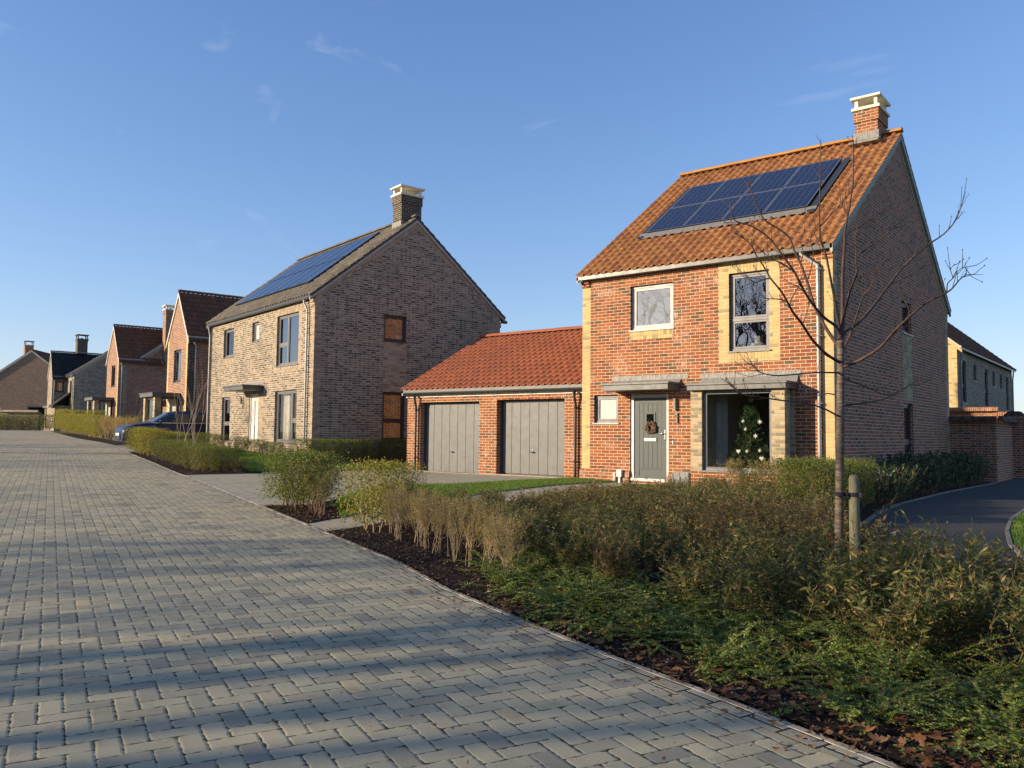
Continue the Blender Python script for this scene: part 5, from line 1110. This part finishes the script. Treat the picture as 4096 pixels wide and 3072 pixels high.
shrub('bare', 1, -8.9, -5.1, 'tall leafless many-stemmed shrub in front of the grey-brown house door', None, 1.15, 1.3); shrub('bare', 2, -10.6, -4.6, 'tall leafless many-stemmed shrub at the left corner of the grey-brown house', None, 1.2, 1.45); shrub('bare', 3, -26.0, 2.3, 'leafless pale shrub beside the road hedge near the blue car', None, 1.2, 1.3)
# hedge of the third and fourth houses
n = 28
for i in range(n):
    t = i/(n-1); x = -48.5+t*23; y = 8.0-t*6.6; shrub('privet' if i < 19 else 'twiggy', i % 4, x, y, ('tall yellow-green' if i < 19 else 'tan half-bare')+' hedge plant in the far row along the left of the road', 'far roadside hedge', 1.55, (1.65 if i in (0, 1, 2, 3, 9, 16) else 1.35))
for i in range(5): shrub('twiggy_olive', i % 4, -37.5+i*2.6, 7.2-i*.8, 'brownish shrub behind the far roadside hedge', 'second row of the far hedge', 1.6, 1.5)
for i in range(7): shrub('privet_green', i % 4, -56.5+i*.85, 5.6+i*.62, 'dark shrub at the foot of the far garden wall', 'shrubs by the far garden wall', 1.6, 1.3)

# ------------------------------------------------------------------ young tree, stake
YT = [(0.036,0.026,[(-0.059,0.111,-0.043),(-0.054,0.083,0.369),(-0.029,0.055,0.976),(-0.007,0.024,1.583),(0.006,0.01,1.887),(0.013,-0.004,2.147),(0.014,-0.015,2.299)]),(0.024,0.004,[(0.014,-0.013,2.299),(0.026,0.008,2.41),(0.028,0.018,2.498),(0.027,0.032,2.72),(0.026,0.043,2.917),(0.036,0.076,3.17),(0.039,0.09,3.329),(0.055,0.127,3.505),(0.087,0.195,3.818),(0.089,0.213,4.049),(0.09,0.217,4.201)]),(0.014,0.004,[(0.023,-0.027,2.363),(0.019,-0.078,2.475),(0.013,-0.182,2.705),(0.007,-0.262,2.875),(-0.001,-0.358,3.07),(-0.017,-0.432,3.169),(-0.01,-0.484,3.328),(0.029,-0.563,3.709),(0.042,-0.579,4.024)]),(0.017,0.004,[(0.007,-0.007,2.226),(-0.098,0.008,2.383),(-0.178,0.032,2.521),(-0.251,0.056,2.674),(-0.327,0.09,2.909),(-0.398,0.117,3.101),(-0.455,0.112,3.233),(-0.491,0.073,3.365),(-0.577,-0.004,3.456),(-0.679,-0.092,3.537),(-0.735,-0.15,3.697),(-0.771,-0.188,3.82),(-0.789,-0.211,3.925)]),(0.015,0.004,[(0.018,-0.037,2.34),(0.008,-0.111,2.42),(-0.036,-0.272,2.478),(-0.069,-0.411,2.55),(-0.104,-0.595,2.671),(-0.13,-0.785,2.832),(-0.187,-0.872,2.952),(-0.241,-0.923,3.053),(-0.292,-0.971,3.133),(-0.4,-1.065,3.229),(-0.522,-1.168,3.284),(-0.547,-1.198,3.422)]),(0.015,0.003,[(0.007,-0.026,2.093),(-0.008,-0.1,2.11),(-0.041,-0.282,2.161),(-0.078,-0.516,2.265),(-0.085,-0.752,2.381),(-0.092,-0.934,2.454),(-0.091,-1.064,2.521),(-0.108,-1.166,2.607),(-0.177,-1.231,2.719),(-0.205,-1.26,2.792),(-0.265,-1.317,2.912),(-0.296,-1.349,2.997),(-0.343,-1.391,3.051),(-0.379,-1.422,3.077)]),(0.006,0.003,[(-0.193,-0.81,2.58),(-0.245,-0.89,2.595),(-0.324,-0.954,2.598),(-0.355,-0.982,2.634)]),(0.006,0.003,[(-0.139,-1.328,2.699),(-0.188,-1.366,2.687),(-0.236,-1.403,2.664),(-0.277,-1.438,2.69)]),(0.005,0.002,[(-0.252,-0.595,2.576),(-0.227,-0.579,2.661),(-0.196,-0.546,2.73),(-0.175,-0.533,2.806)]),(0.005,0.002,[(-0.193,-0.432,2.421),(-0.163,-0.407,2.507),(-0.139,-0.4,2.613)]),(0.019,0.004,[(0.019,-0.004,2.278),(0.035,0.076,2.394),(0.095,0.295,2.498),(0.156,0.53,2.667),(0.223,0.782,2.88),(0.314,0.936,3.077),(0.382,0.985,3.162),(0.473,1.049,3.266),(0.556,1.109,3.352),(0.676,1.197,3.456),(0.771,1.263,3.593),(0.827,1.295,3.757)]),(0.008,0.003,[(0.152,1.059,2.928),(0.184,1.223,3.012),(0.262,1.281,3.061),(0.377,1.368,3.135),(0.424,1.402,3.18)]),(0.017,0.004,[(0.014,0.002,2.038),(0.061,0.0,2.062),(0.175,-0.004,2.1),(0.358,-0.015,2.205),(0.482,-0.042,2.334),(0.628,-0.049,2.468),(0.751,0.04,2.597),(0.869,0.129,2.669),(0.931,0.175,2.723),(0.985,0.212,2.802),(1.032,0.246,2.848)]),(0.006,0.002,[(0.871,0.256,2.703),(0.88,0.257,2.787),(0.917,0.283,2.837),(0.903,0.266,2.908),(0.934,0.287,2.962)]),(0.004,0.002,[(0.927,0.228,2.827),(0.955,0.246,2.877),(0.998,0.277,2.919),(1.02,0.296,2.911)]),(0.005,0.002,[(0.441,0.123,2.354),(0.46,0.116,2.433),(0.509,0.115,2.531)]),(0.005,0.002,[(0.579,0.166,2.497),(0.565,0.147,2.599),(0.547,0.129,2.641)]),(0.011,0.003,[(0.004,0.035,1.67),(0.018,0.071,1.689),(0.106,0.293,1.717),(0.192,0.506,1.746),(0.274,0.7,1.802),(0.326,0.82,1.852),(0.371,0.921,1.902),(0.411,0.975,1.937)]),(0.008,0.003,[(0.01,0.024,1.94),(0.028,0.106,1.94),(0.066,0.291,1.909),(0.109,0.485,1.882),(0.163,0.717,1.833),(0.205,0.889,1.826),(0.251,1.06,1.861)]),(0.008,0.003,[(0.0,-0.023,1.994),(-0.103,-0.367,1.975),(-0.21,-0.748,1.934),(-0.264,-0.955,1.919),(-0.34,-1.043,1.94),(-0.364,-1.065,1.968),(-0.385,-1.084,1.999)]),(0.007,0.003,[(-0.014,0.014,1.779),(-0.114,-0.005,1.802),(-0.226,-0.023,1.781),(-0.342,-0.044,1.77),(-0.442,-0.063,1.771),(-0.458,-0.069,1.825)]),(0.009,0.003,[(-0.008,0.0,1.583),(-0.018,-0.063,1.598),(-0.057,-0.33,1.655),(-0.106,-0.712,1.688),(-0.153,-1.152,1.696),(-0.229,-1.322,1.713),(-0.342,-1.415,1.735),(-0.38,-1.448,1.765),(-0.4,-1.466,1.803)]),(0.012,0.003,[(0.022,-0.004,2.168),(0.043,-0.003,2.215),(0.121,-0.015,2.387),(0.179,-0.039,2.536),(0.237,-0.063,2.687),(0.288,-0.067,2.737),(0.337,-0.08,2.824),(0.366,-0.093,2.899)]),(0.013,0.003,[(0.028,-0.026,2.397),(0.072,-0.041,2.575),(0.12,-0.054,2.747),(0.16,-0.058,2.847),(0.187,-0.062,2.925),(0.185,-0.077,3.005),(0.198,-0.101,3.172),(0.19,-0.124,3.286),(0.146,-0.163,3.423),(0.093,-0.203,3.553)]),(0.006,0.002,[(0.058,0.159,2.784),(0.092,0.25,2.897),(0.145,0.369,2.968),(0.179,0.451,3.055)]),(0.008,0.002,[(0.001,0.197,3.242),(0.009,0.248,3.365),(0.06,0.388,3.44),(0.102,0.503,3.504),(0.184,0.66,3.623),(0.295,0.741,3.721)]),(0.008,0.002,[(0.099,0.207,3.096),(0.133,0.271,3.17),(0.237,0.456,3.3),(0.303,0.518,3.375),(0.362,0.559,3.448)]),(0.008,0.002,[(-0.08,-0.275,3.339),(-0.03,-0.231,3.406),(0.024,-0.185,3.486),(0.109,-0.128,3.603),(0.188,-0.097,3.705)]),(0.006,0.002,[(-0.264,-0.094,2.874),(-0.229,-0.076,2.998),(-0.209,-0.064,3.155),(-0.237,-0.07,3.27),(-0.19,-0.048,3.402)]),(0.006,0.002,[(0.005,-1.16,2.756),(-0.029,-1.247,2.801),(-0.081,-1.292,2.838),(-0.129,-1.332,2.857),(-0.175,-1.373,2.914)]),(0.005,0.002,[(-0.177,-0.384,2.709),(-0.225,-0.466,2.77),(-0.268,-0.533,2.791),(-0.318,-0.583,2.848)]),(0.006,0.002,[(-0.478,0.343,3.149),(-0.455,0.36,3.264),(-0.496,0.388,3.394),(-0.454,0.405,3.487)])]

def young_tree():
    t = empty('young_tree', (8.96, -9.0, .12), 0, 'leafless young street tree tied to a wooden stake in the planting bed', 'tree'); rg = np.random.default_rng(8)
    for i, (r0, r1, P) in enumerate(YT):
        m = MB(); n = len(P); P = [np.array(p) for p in P]
        # resample for smooth limbs
        Q = []
        for a in range(n-1):
            p0, p1, p2, p3 = P[max(0, a-1)], P[a], P[a+1], P[min(n-1, a+2)]
            for s in (0, .34, .67): Q.append(.5*((2*p1)+(-p0+p2)*s+(2*p0-5*p1+4*p2-p3)*s*s+(-p0+3*p1-3*p2+p3)*s**3))
        Q.append(P[-1]); k = len(Q); rad = [r0+(r1-r0)*(a/(k-1))**.8 for a in range(k)]
        if i == 0: rad[0] *= 1.25
        else: rad[0] *= 1.3
        rad = [r_*(1.22 if i == 0 else 1.1) for r_ in rad]; m.tube(Q, rad, 'bark_young' if i == 0 else 'bark_branch', 10 if i == 0 else 7)
        if i:
            L = 0
            for a in range(2, k):
                prob = .16+.42*(a/k)
                if rg.random() < prob:
                    d = (Q[a]-Q[a-1]); d /= np.linalg.norm(d); nd = d+rdir(rg, 1)[0]*.75+np.array([0, 0, .25]); nd /= np.linalg.norm(nd); ln = rg.uniform(.05, .26); e_ = Q[a]+nd*ln*.5; nd2 = nd+np.array([0, 0, .5]); nd2 /= np.linalg.norm(nd2); e2 = e_+nd2*ln*.5
                    m.tube([Q[a], e_, e2], [.0035, .0028, .0018], 'bark_branch', 4); m.ball(tuple(e2), .005, 'bark_branch', 4, 3, 1, 1, 1.8)
            if r0 > .006:
                for b in range(4):
                    d = (Q[-1]-Q[-3]); d /= np.linalg.norm(d); nd = d+rdir(rg, 1)[0]*.6; nd /= np.linalg.norm(nd); ln = rg.uniform(.08, .2); m.tube([Q[-1-b], Q[-1-b]+nd*ln], [.003, .0016], 'bark_branch', 4)
        m.build('trunk' if i == 0 else 'branch', t)
    return t
young_tree()
e = empty('wooden_stake', (9.055, -8.93, .1), 0, 'round weathered wooden stake holding the young tree with a black strap', 'stake')
m = MB(); m.tube([(0, 0, -.1), (0, 0, 1.02), (0, 0, 1.05), (0, 0, 1.065)], [.047, .046, .040, .02], 'stake_wood', 16); m.build('post', e)
m = MB(); m.tube([(0, 0, .86), (0, 0, .90)], .050, 'rubber', 16); m.box(-.15, -.04, -.075, -.045, .865, .895, 'rubber'); m.tube([(-.11, -.085, .865), (-.11, -.085, .90)], .045, 'rubber', 16); m.box(.045, .07, -.02, .02, .86, .90, 'rubber'); m.build('strap', e)

# ------------------------------------------------------------------ litter, chips, grass
def scatter(name, label, cat, pts, L, Wd, mat, rg, flat=.25, lift=.012, U=None):
    P = np.array(pts); Z = np.array([T(a, b) for a, b in pts])+lift+rg.random(len(P))*.018; C = np.column_stack([P, Z]); a = rg.random(len(P))*6.28; D = np.column_stack([np.cos(a), np.sin(a), rg.normal(size=len(P))*flat]); D /= np.linalg.norm(D, axis=1, keepdims=True)
    N = np.cross(D, np.array([0, 0, 1.])+rg.normal(size=(len(P), 3))*flat); N /= np.linalg.norm(N, axis=1, keepdims=True)
    v, f, uv = leaf_quads(C, D, N, L, Wd, rg.random(len(P)) if U is None else U, mat); o = bpy.data.objects.new(name, np_mesh(name, v, f, uv, mat)); COL.objects.link(o); return tag(o, label, cat, None, 'stuff')
rg = np.random.default_rng(5); pts = []
BB = [(2.93, -10.24), (2.95, -9.7), (3.3, -8.9), (9.5, -10.6), (12.5, -12.3), (12.6, -13.9), (11.8, -13.58), (10.32, -13.02), (9.34, -12.69), (8.52, -12.43), (7.4, -12.04), (6.44, -11.69), (5.17, -11.07)]
while len(pts) < 26000:
    x, y = rg.uniform(2.9, 12.6), rg.uniform(-13.8, -8.8)
    if inside(BB, x, y) and kd(x, y) < 1.7: pts.append((x, y))
scatter('bark_mulch', 'dark bark chips covering the planting bed beside the road', 'bark chips', pts, rg.uniform(.018, .055, len(pts)), rg.uniform(.006, .016, len(pts)), 'bark_chip', rg, .35, .022)
pts = []
B2 = [(-.02, -9.06), (.35, -8.5), (.9, -8.3), (1.96, -9.1), (2.18, -9.9)]; B3 = [(-6.4, -4.7), (-6.85, -6.5), (-11.2, -4.92), (-15.6, -3.42), (-15.8, -1.9), (-9.6, -3.4)]
while len(pts) < 9000:
    if rg.random() < .4: x, y = rg.uniform(-.1, 2.2), rg.uniform(-9.95, -8.3); ok = inside(B2, x, y)
    else: x, y = rg.uniform(-16, -6.3), rg.uniform(-6.6, -1.8); ok = inside(B3, x, y)
    if ok: pts.append((x, y))
scatter('bark_mulch', 'dark bark chips in the small beds beyond the front path and driveway', 'bark chips', pts, rg.uniform(.02, .06, len(pts)), rg.uniform(.008, .018, len(pts)), 'bark_chip', rg, .35, .022)
def oak_leaves(n, pick, seed, name, label, lo, hi, lift):
    rg = np.random.default_rng(seed); V = []; Fc = []; UV = []
    base = [(0, -.5), (.14, -.32), (.10, -.22), (.26, -.10), (.16, 0), (.30, .16), (.17, .24), (.16, .42), (0, .5), (-.16, .42), (-.17, .24), (-.30, .16), (-.16, 0), (-.26, -.10), (-.10, -.22), (-.14, -.32)]
    c = 0
    while c < n:
        x, y = pick(rg)
        if x is None: continue
        s = rg.uniform(lo, hi); a = rg.random()*6.28; t = rg.normal()*.35; curl = rg.uniform(-.5, 1.2); u = rg.random(); z0 = T(x, y)+lift+rg.random()*.02; b = len(V); V.append((x, y, z0))
        for p, q in base:
            z = (p*p+q*q)*curl*s; X, Y = p*s, q*s; z += X*t; V.append((x+X*cos(a)-Y*sin(a), y+X*sin(a)+Y*cos(a), z0+z)); 
        for k in range(16): Fc.append((b, b+1+k, b+1+(k+1) % 16)); UV += [u, .5]*3
        c += 1
    o = bpy.data.objects.new(name, np_mesh(name, np.array(V), np.array(Fc), np.array(UV), 'leaf_litter')); COL.objects.link(o); tag(o, label, 'fallen leaves', None, 'stuff')
def pk(rg):
    x, y = rg.uniform(7.2, 12.5), rg.uniform(-13.8, -10.8)
    return (x, y) if inside(BB, x, y) and kd(x, y) < 1.5 and rg.random() < .25+.75*(x-7.2)/4 else (None, None)
oak_leaves(900, pk, 3, 'fallen_leaves', 'brown oak leaves lying among the low evergreens at the bed edge', .05, .11, .035)
def pk2(rg):
    x, y = rg.uniform(5.5, 12), rg.uniform(-14.6, -11); return (x, y) if not inside(BB, x, y) and y < -11.3-(x-5.5)*.36 and (kd(x, y) < .35 or rg.random() < .04) else (None, None)
oak_leaves(130, pk2, 9, 'fallen_leaves', 'few small brown leaves blown onto the block road near the kerb', .02, .05, .012)
rgs = np.random.default_rng(31); pts = []
while len(pts) < 900:
    x, y = rgs.uniform(0, 12), rgs.uniform(-16.5, -9)
    if not inside(BB, x, y) and kd(x, y) < 4 and y < -8.9-(x+.5)*.37 and rgs.random() < exp(-kd(x, y)*.9): pts.append((x, y))
scatter('bark_mulch', 'scattered bark crumbs spilled from the bed onto the block road', 'bark chips', pts, rgs.uniform(.008, .03, len(pts)), rgs.uniform(.004, .009, len(pts)), 'bark_chip', rgs, .25, .012)
def grass(name, label, poly, n, h, seed):
    rg = np.random.default_rng(seed); xs = [p[0] for p in poly]; ys = [p[1] for p in poly]; pts = []
    while len(pts) < n:
        x, y = rg.uniform(min(xs), max(xs)), rg.uniform(min(ys), max(ys))
        if inside(poly, x, y): pts.append((x, y))
    P = np.array(pts); Z = np.array([T(a, b) for a, b in pts])+.025; b = np.column_stack([P, Z]); a = rg.random(n)*6.28; w = rg.uniform(.004, .008, n); hh = h*rg.uniform(.6, 1.3, n); d = np.column_stack([np.cos(a), np.sin(a), np.zeros(n)]); lean = rg.normal(size=(n, 3))*.35; lean[:, 2] = 1
    v = np.empty((n, 3, 3)); v[:, 0] = b-d*w[:, None]; v[:, 1] = b+d*w[:, None]; v[:, 2] = b+lean*hh[:, None]; uv = np.empty((n, 3, 2)); uv[:, :, 0] = rg.random(n)[:, None]; uv[:, :, 1] = .5
    o = bpy.data.objects.new(name, np_mesh(name, v.reshape(-1, 3), np.arange(n*3).reshape(n, 3), uv.reshape(-1), 'leaf_grass')); COL.objects.link(o); tag(o, label, 'grass', None, 'stuff')
grass('grass', 'short green lawn grass between the driveway and the front path', [(1.96, -9.12), (.9, -8.35), (-.2, -7.4), (-1.62, -5.1), (-.92, -3.45), (-.73, -2.1), (-.35, .1), (1.2, -.3), (.95, -1.0), (.75, -2.6), (.9, -4.7), (1.35, -7)], 38000, .04, 1)
grass('grass', 'short green lawn grass below the front door and meter box', [(2.1, -4.5), (1.85, -2.7), (2.15, -1.1), (2.5, -.3), (3.0, -.25), (3.9, -.65), (3.6, -3.6)], 14000, .045, 2)
grass('grass', 'green lawn grass inside the curved edging at the right', [(10.1, -6.1), (9.78, -4.83), (9.53, -3.29), (9.34, -1.5), (9.25, .8), (9.3, 5), (14, 5), (14, -7), (11.4, -6.9)], 50000, .04, 3)
grass('grass', 'lawn grass before the grey-brown house', [(-6.9, -4.7), (-9.6, -3.4), (-15.8, -1.9), (-19, -.8), (-19.1, 1.0), (-10, -.9), (-7.4, .8), (-6.9, -1.5)], 26000, .05, 4)

# ------------------------------------------------------------------ cars
def car(name, X, Y, paint, label, extra=0):
    x, y = h2w(X, Y); e = empty(name, (x, y, T(x, y)+.01), H2R-pi/2, label, 'car')   # local +x points to the road
    # stations: x, half width, shoulder z, roof z, roof half width
    S = [(-4.22, .62, .78, .82, .5), (-4.15, .74, .86, .98, .53), (-3.85, .80, .91, 1.20, .55), (-3.3, .86, .93, 1.36, .59), (-2.6, .88, .93, 1.43, .62), (-2.05, .88, .92, 1.41, .61), (-1.72, .88, .91, 1.33, .60), (-1.15, .88, .90, .98, .66), (-1.0, .88, .89, .93, .68), (-.5, .86, .83, .86, .64), (-.2, .82, .76, .79, .58), (-.05, .74, .66, .70, .5), (0, .66, .52, .56, .46)]
    def sec(s):
        x_, w, sh, r, rw = s; return [(x_, w*.86, .17), (x_, w, .30), (x_, w*1.01, .55), (x_, w*.97, sh), (x_, rw+(w*.93-rw)*.25, sh+(r-sh)*.78), (x_, rw*.86, r-.005), (x_, 0, r+.015)]
    m = MB(); g = MB(); se = [sec(s) for s in S]
    for i in range(len(S)-1):
        for k in range(6):
            for sg in (1, -1):
                f = lambda p: (p[0], p[1]*sg, p[2]); q = [f(se[i][k]), f(se[i+1][k]), f(se[i+1][k+1]), f(se[i][k+1])]
                cab = S[i][3]-S[i][2] > .2 and S[i+1][3]-S[i+1][2] > .3
                wind = 6 <= i <= 6 and k >= 3; rear = i in (1,) and k >= 3
                side = cab and k == 3 and 2 <= i <= 5
                (g if (wind or side or rear) else m).quad(q, 'car_glass' if (wind or side or rear) else paint, smooth=not (wind or side))
    for s in (se[0], se[-1]): m.quad([(p[0], p[1], p[2]) for p in s]+[(p[0], -p[1], p[2]) for p in s[::-1][1:]], paint)
    b = m.build('body', e, weld=True); g.build('windows', e)
    m = MB()
    for sg in (1, -1): m.box(-2.95, -2.9, sg*.875-.01, sg*.875+.01, .3, .93, 'black'); m.box(-4.0, -1.0, sg*.895-.008, sg*.895+.008, .915, .93, 'chrome')
    m.build('trim', e)
    for wx in (-.86, -3.45):
        for sg in (1, -1):
            m = MB(); m.tube([(wx, sg*.70, .32), (wx, sg*.895, .32)], .32, 'rubber', 20); w = m.build('wheel', e); m = MB(); m.tube([(wx, sg*.89, .32), (wx, sg*.905, .32)], .22, 'alloy', 10); m.build('rim', w)
            m = MB(); m.tube([(wx, sg*.86, .33), (wx, sg*.892, .33)], .355, 'black', 20); m.build('wheel_arch', e)
    for sg in (1, -1):
        m = MB(); m.quad([(-.12, sg*.76, .60), (-.04, sg*.55, .60), (-.10, sg*.56, .70), (-.26, sg*.80, .73)], 'lamp_glass'); m.v = [(a+.03, b_*1.02, c) for a, b_, c in m.v]; m.build('headlight', e)
        m = MB(); m.ball((-1.35, sg*1.0, .98), .10, paint, 8, 6, .7, 1.1, .7); m.build('wing_mirror', e)
    m = MB(); m.box(-.02, .025, -.34, .34, .22, .40, 'black'); m.box(-.06, .012, -.30, .30, .50, .58, 'black'); m.build('grille', e); m = MB(); m.box(.02, .035, -.26, .26, .40, .50, 'bauble_white'); m.build('number_plate', e)
    return e
car('parked_car', -11.45, -3.0, 'blue_paint', 'blue hatchback parked nose to the road left of the grey-brown house')
car('parked_car', -13.6, .3, 'navy_paint', 'dark car parked beyond the blue hatchback, mostly hidden')

# ------------------------------------------------------------------ large bare trees (behind the camera they shade the road; one shows far right)
TM = {}
def big_tree(x, y, s, seed, label, group, rz=0, sx=1, tw0=False):
    if seed not in TM:
        rg = np.random.default_rng(seed+40); m = MB(); out = []; cr = MB()
        m.tube([(0, 0, -.3), (.05, 0, 1.5), (0, .05, 3.0)], [.24, .19, .165], 'bark_grey', 9)
        for i in range(5):
            a = 2*pi*i/5+rg.uniform(-.4, .4); grow(cr, rg, np.array([0, .05, rg.uniform(2.4, 3.1)]), np.array([cos(a)*.75, sin(a)*.75, 1.2])/1.4, 3.0, .095, 4, 'bark_grey', out, 4, 5, .16, .06, (2, 3), .75, .62, .70)
        tm = m.build('trunk'); c = cr.build('crown'); pts = [(p, d) for p, d, l in out if l <= 1]; P = np.array([p for p, d in pts for _ in range(2)]); Dd = np.array([d for p, d in pts for _ in range(2)])+rg.normal(size=(len(P), 3))*.6
        tw = leaves_obj('twigs', P+Dd*.15, Dd, rg, rg.uniform(.25, .6, len(P)), np.full(len(P), .009), 'bark_chip')
        TM[seed] = (tm.data, c.data, tw.data)
        for o in (tm, c, tw): bpy.data.objects.remove(o)
    e = empty('bare_tree', (x, y, T(x, y)), rz, label, 'tree', group); e.scale = (s*sx, s*sx, s)
    for nm, me in zip(('trunk', 'crown', 'twigs'), TM[seed][:2] if tw0 else TM[seed]): o = bpy.data.objects.new(nm, me); COL.objects.link(o); o.parent = e
    return e
big_tree(14.2, 46, .78, 1, 'wide leafless tree on the skyline at the far right edge', None, 1.0)
random.seed(21)
GS = 'bare trees across the road behind the viewer'
for i, (x, y, s) in enumerate(((-66, -26, 1.2), (-56, -31, 1.2), (-47, -33, 1.15), (-41, -29, 1.45), (-35, -35, 1.2), (-28, -31, .95), (-21, -34, .9), (-15.5, -30, .62), (-11.5, -36, 1.35), (-6, -33, 1.3), (0, -37, 1.45), (4, -33, 1.1), (-2, -28, .55), (-20, -48, 1.3), (-9, -50, 1.6), (-30, -50, 1.4), (3, -50, 1.7), (-25, -50, 1.9), (-22, -57, 2.0), (-16, -54, 1.8))):
    big_tree(x, y, s, 1+i % 3, 'bare broad tree standing across the road behind the viewer', GS, random.uniform(0, 6.28), tw0=(y < -45 or i % 2 == 0))

# dense wood across the fields behind the viewer: added out of view to block horizon glow and darken window reflections
rg = np.random.default_rng(77); n = 60000; X = rg.uniform(-150, 90, n); top = 8.5+2.5*np.sin(X*.13)+1.5*np.sin(X*.41+1); C = np.column_stack([X, -92-rg.random(n)*10-.0005*(X+30)**2, rg.random(n)**1.1*top])
wo_ = leaves_obj('wood', C, rg.normal(size=(n, 3)), rg, rg.uniform(.8, 2.2, n), rg.uniform(.5, 1.2, n), 'leaf_dark'); tag(wo_, 'added unseen dark wood across the fields behind the viewer', 'wood', None, 'stuff')
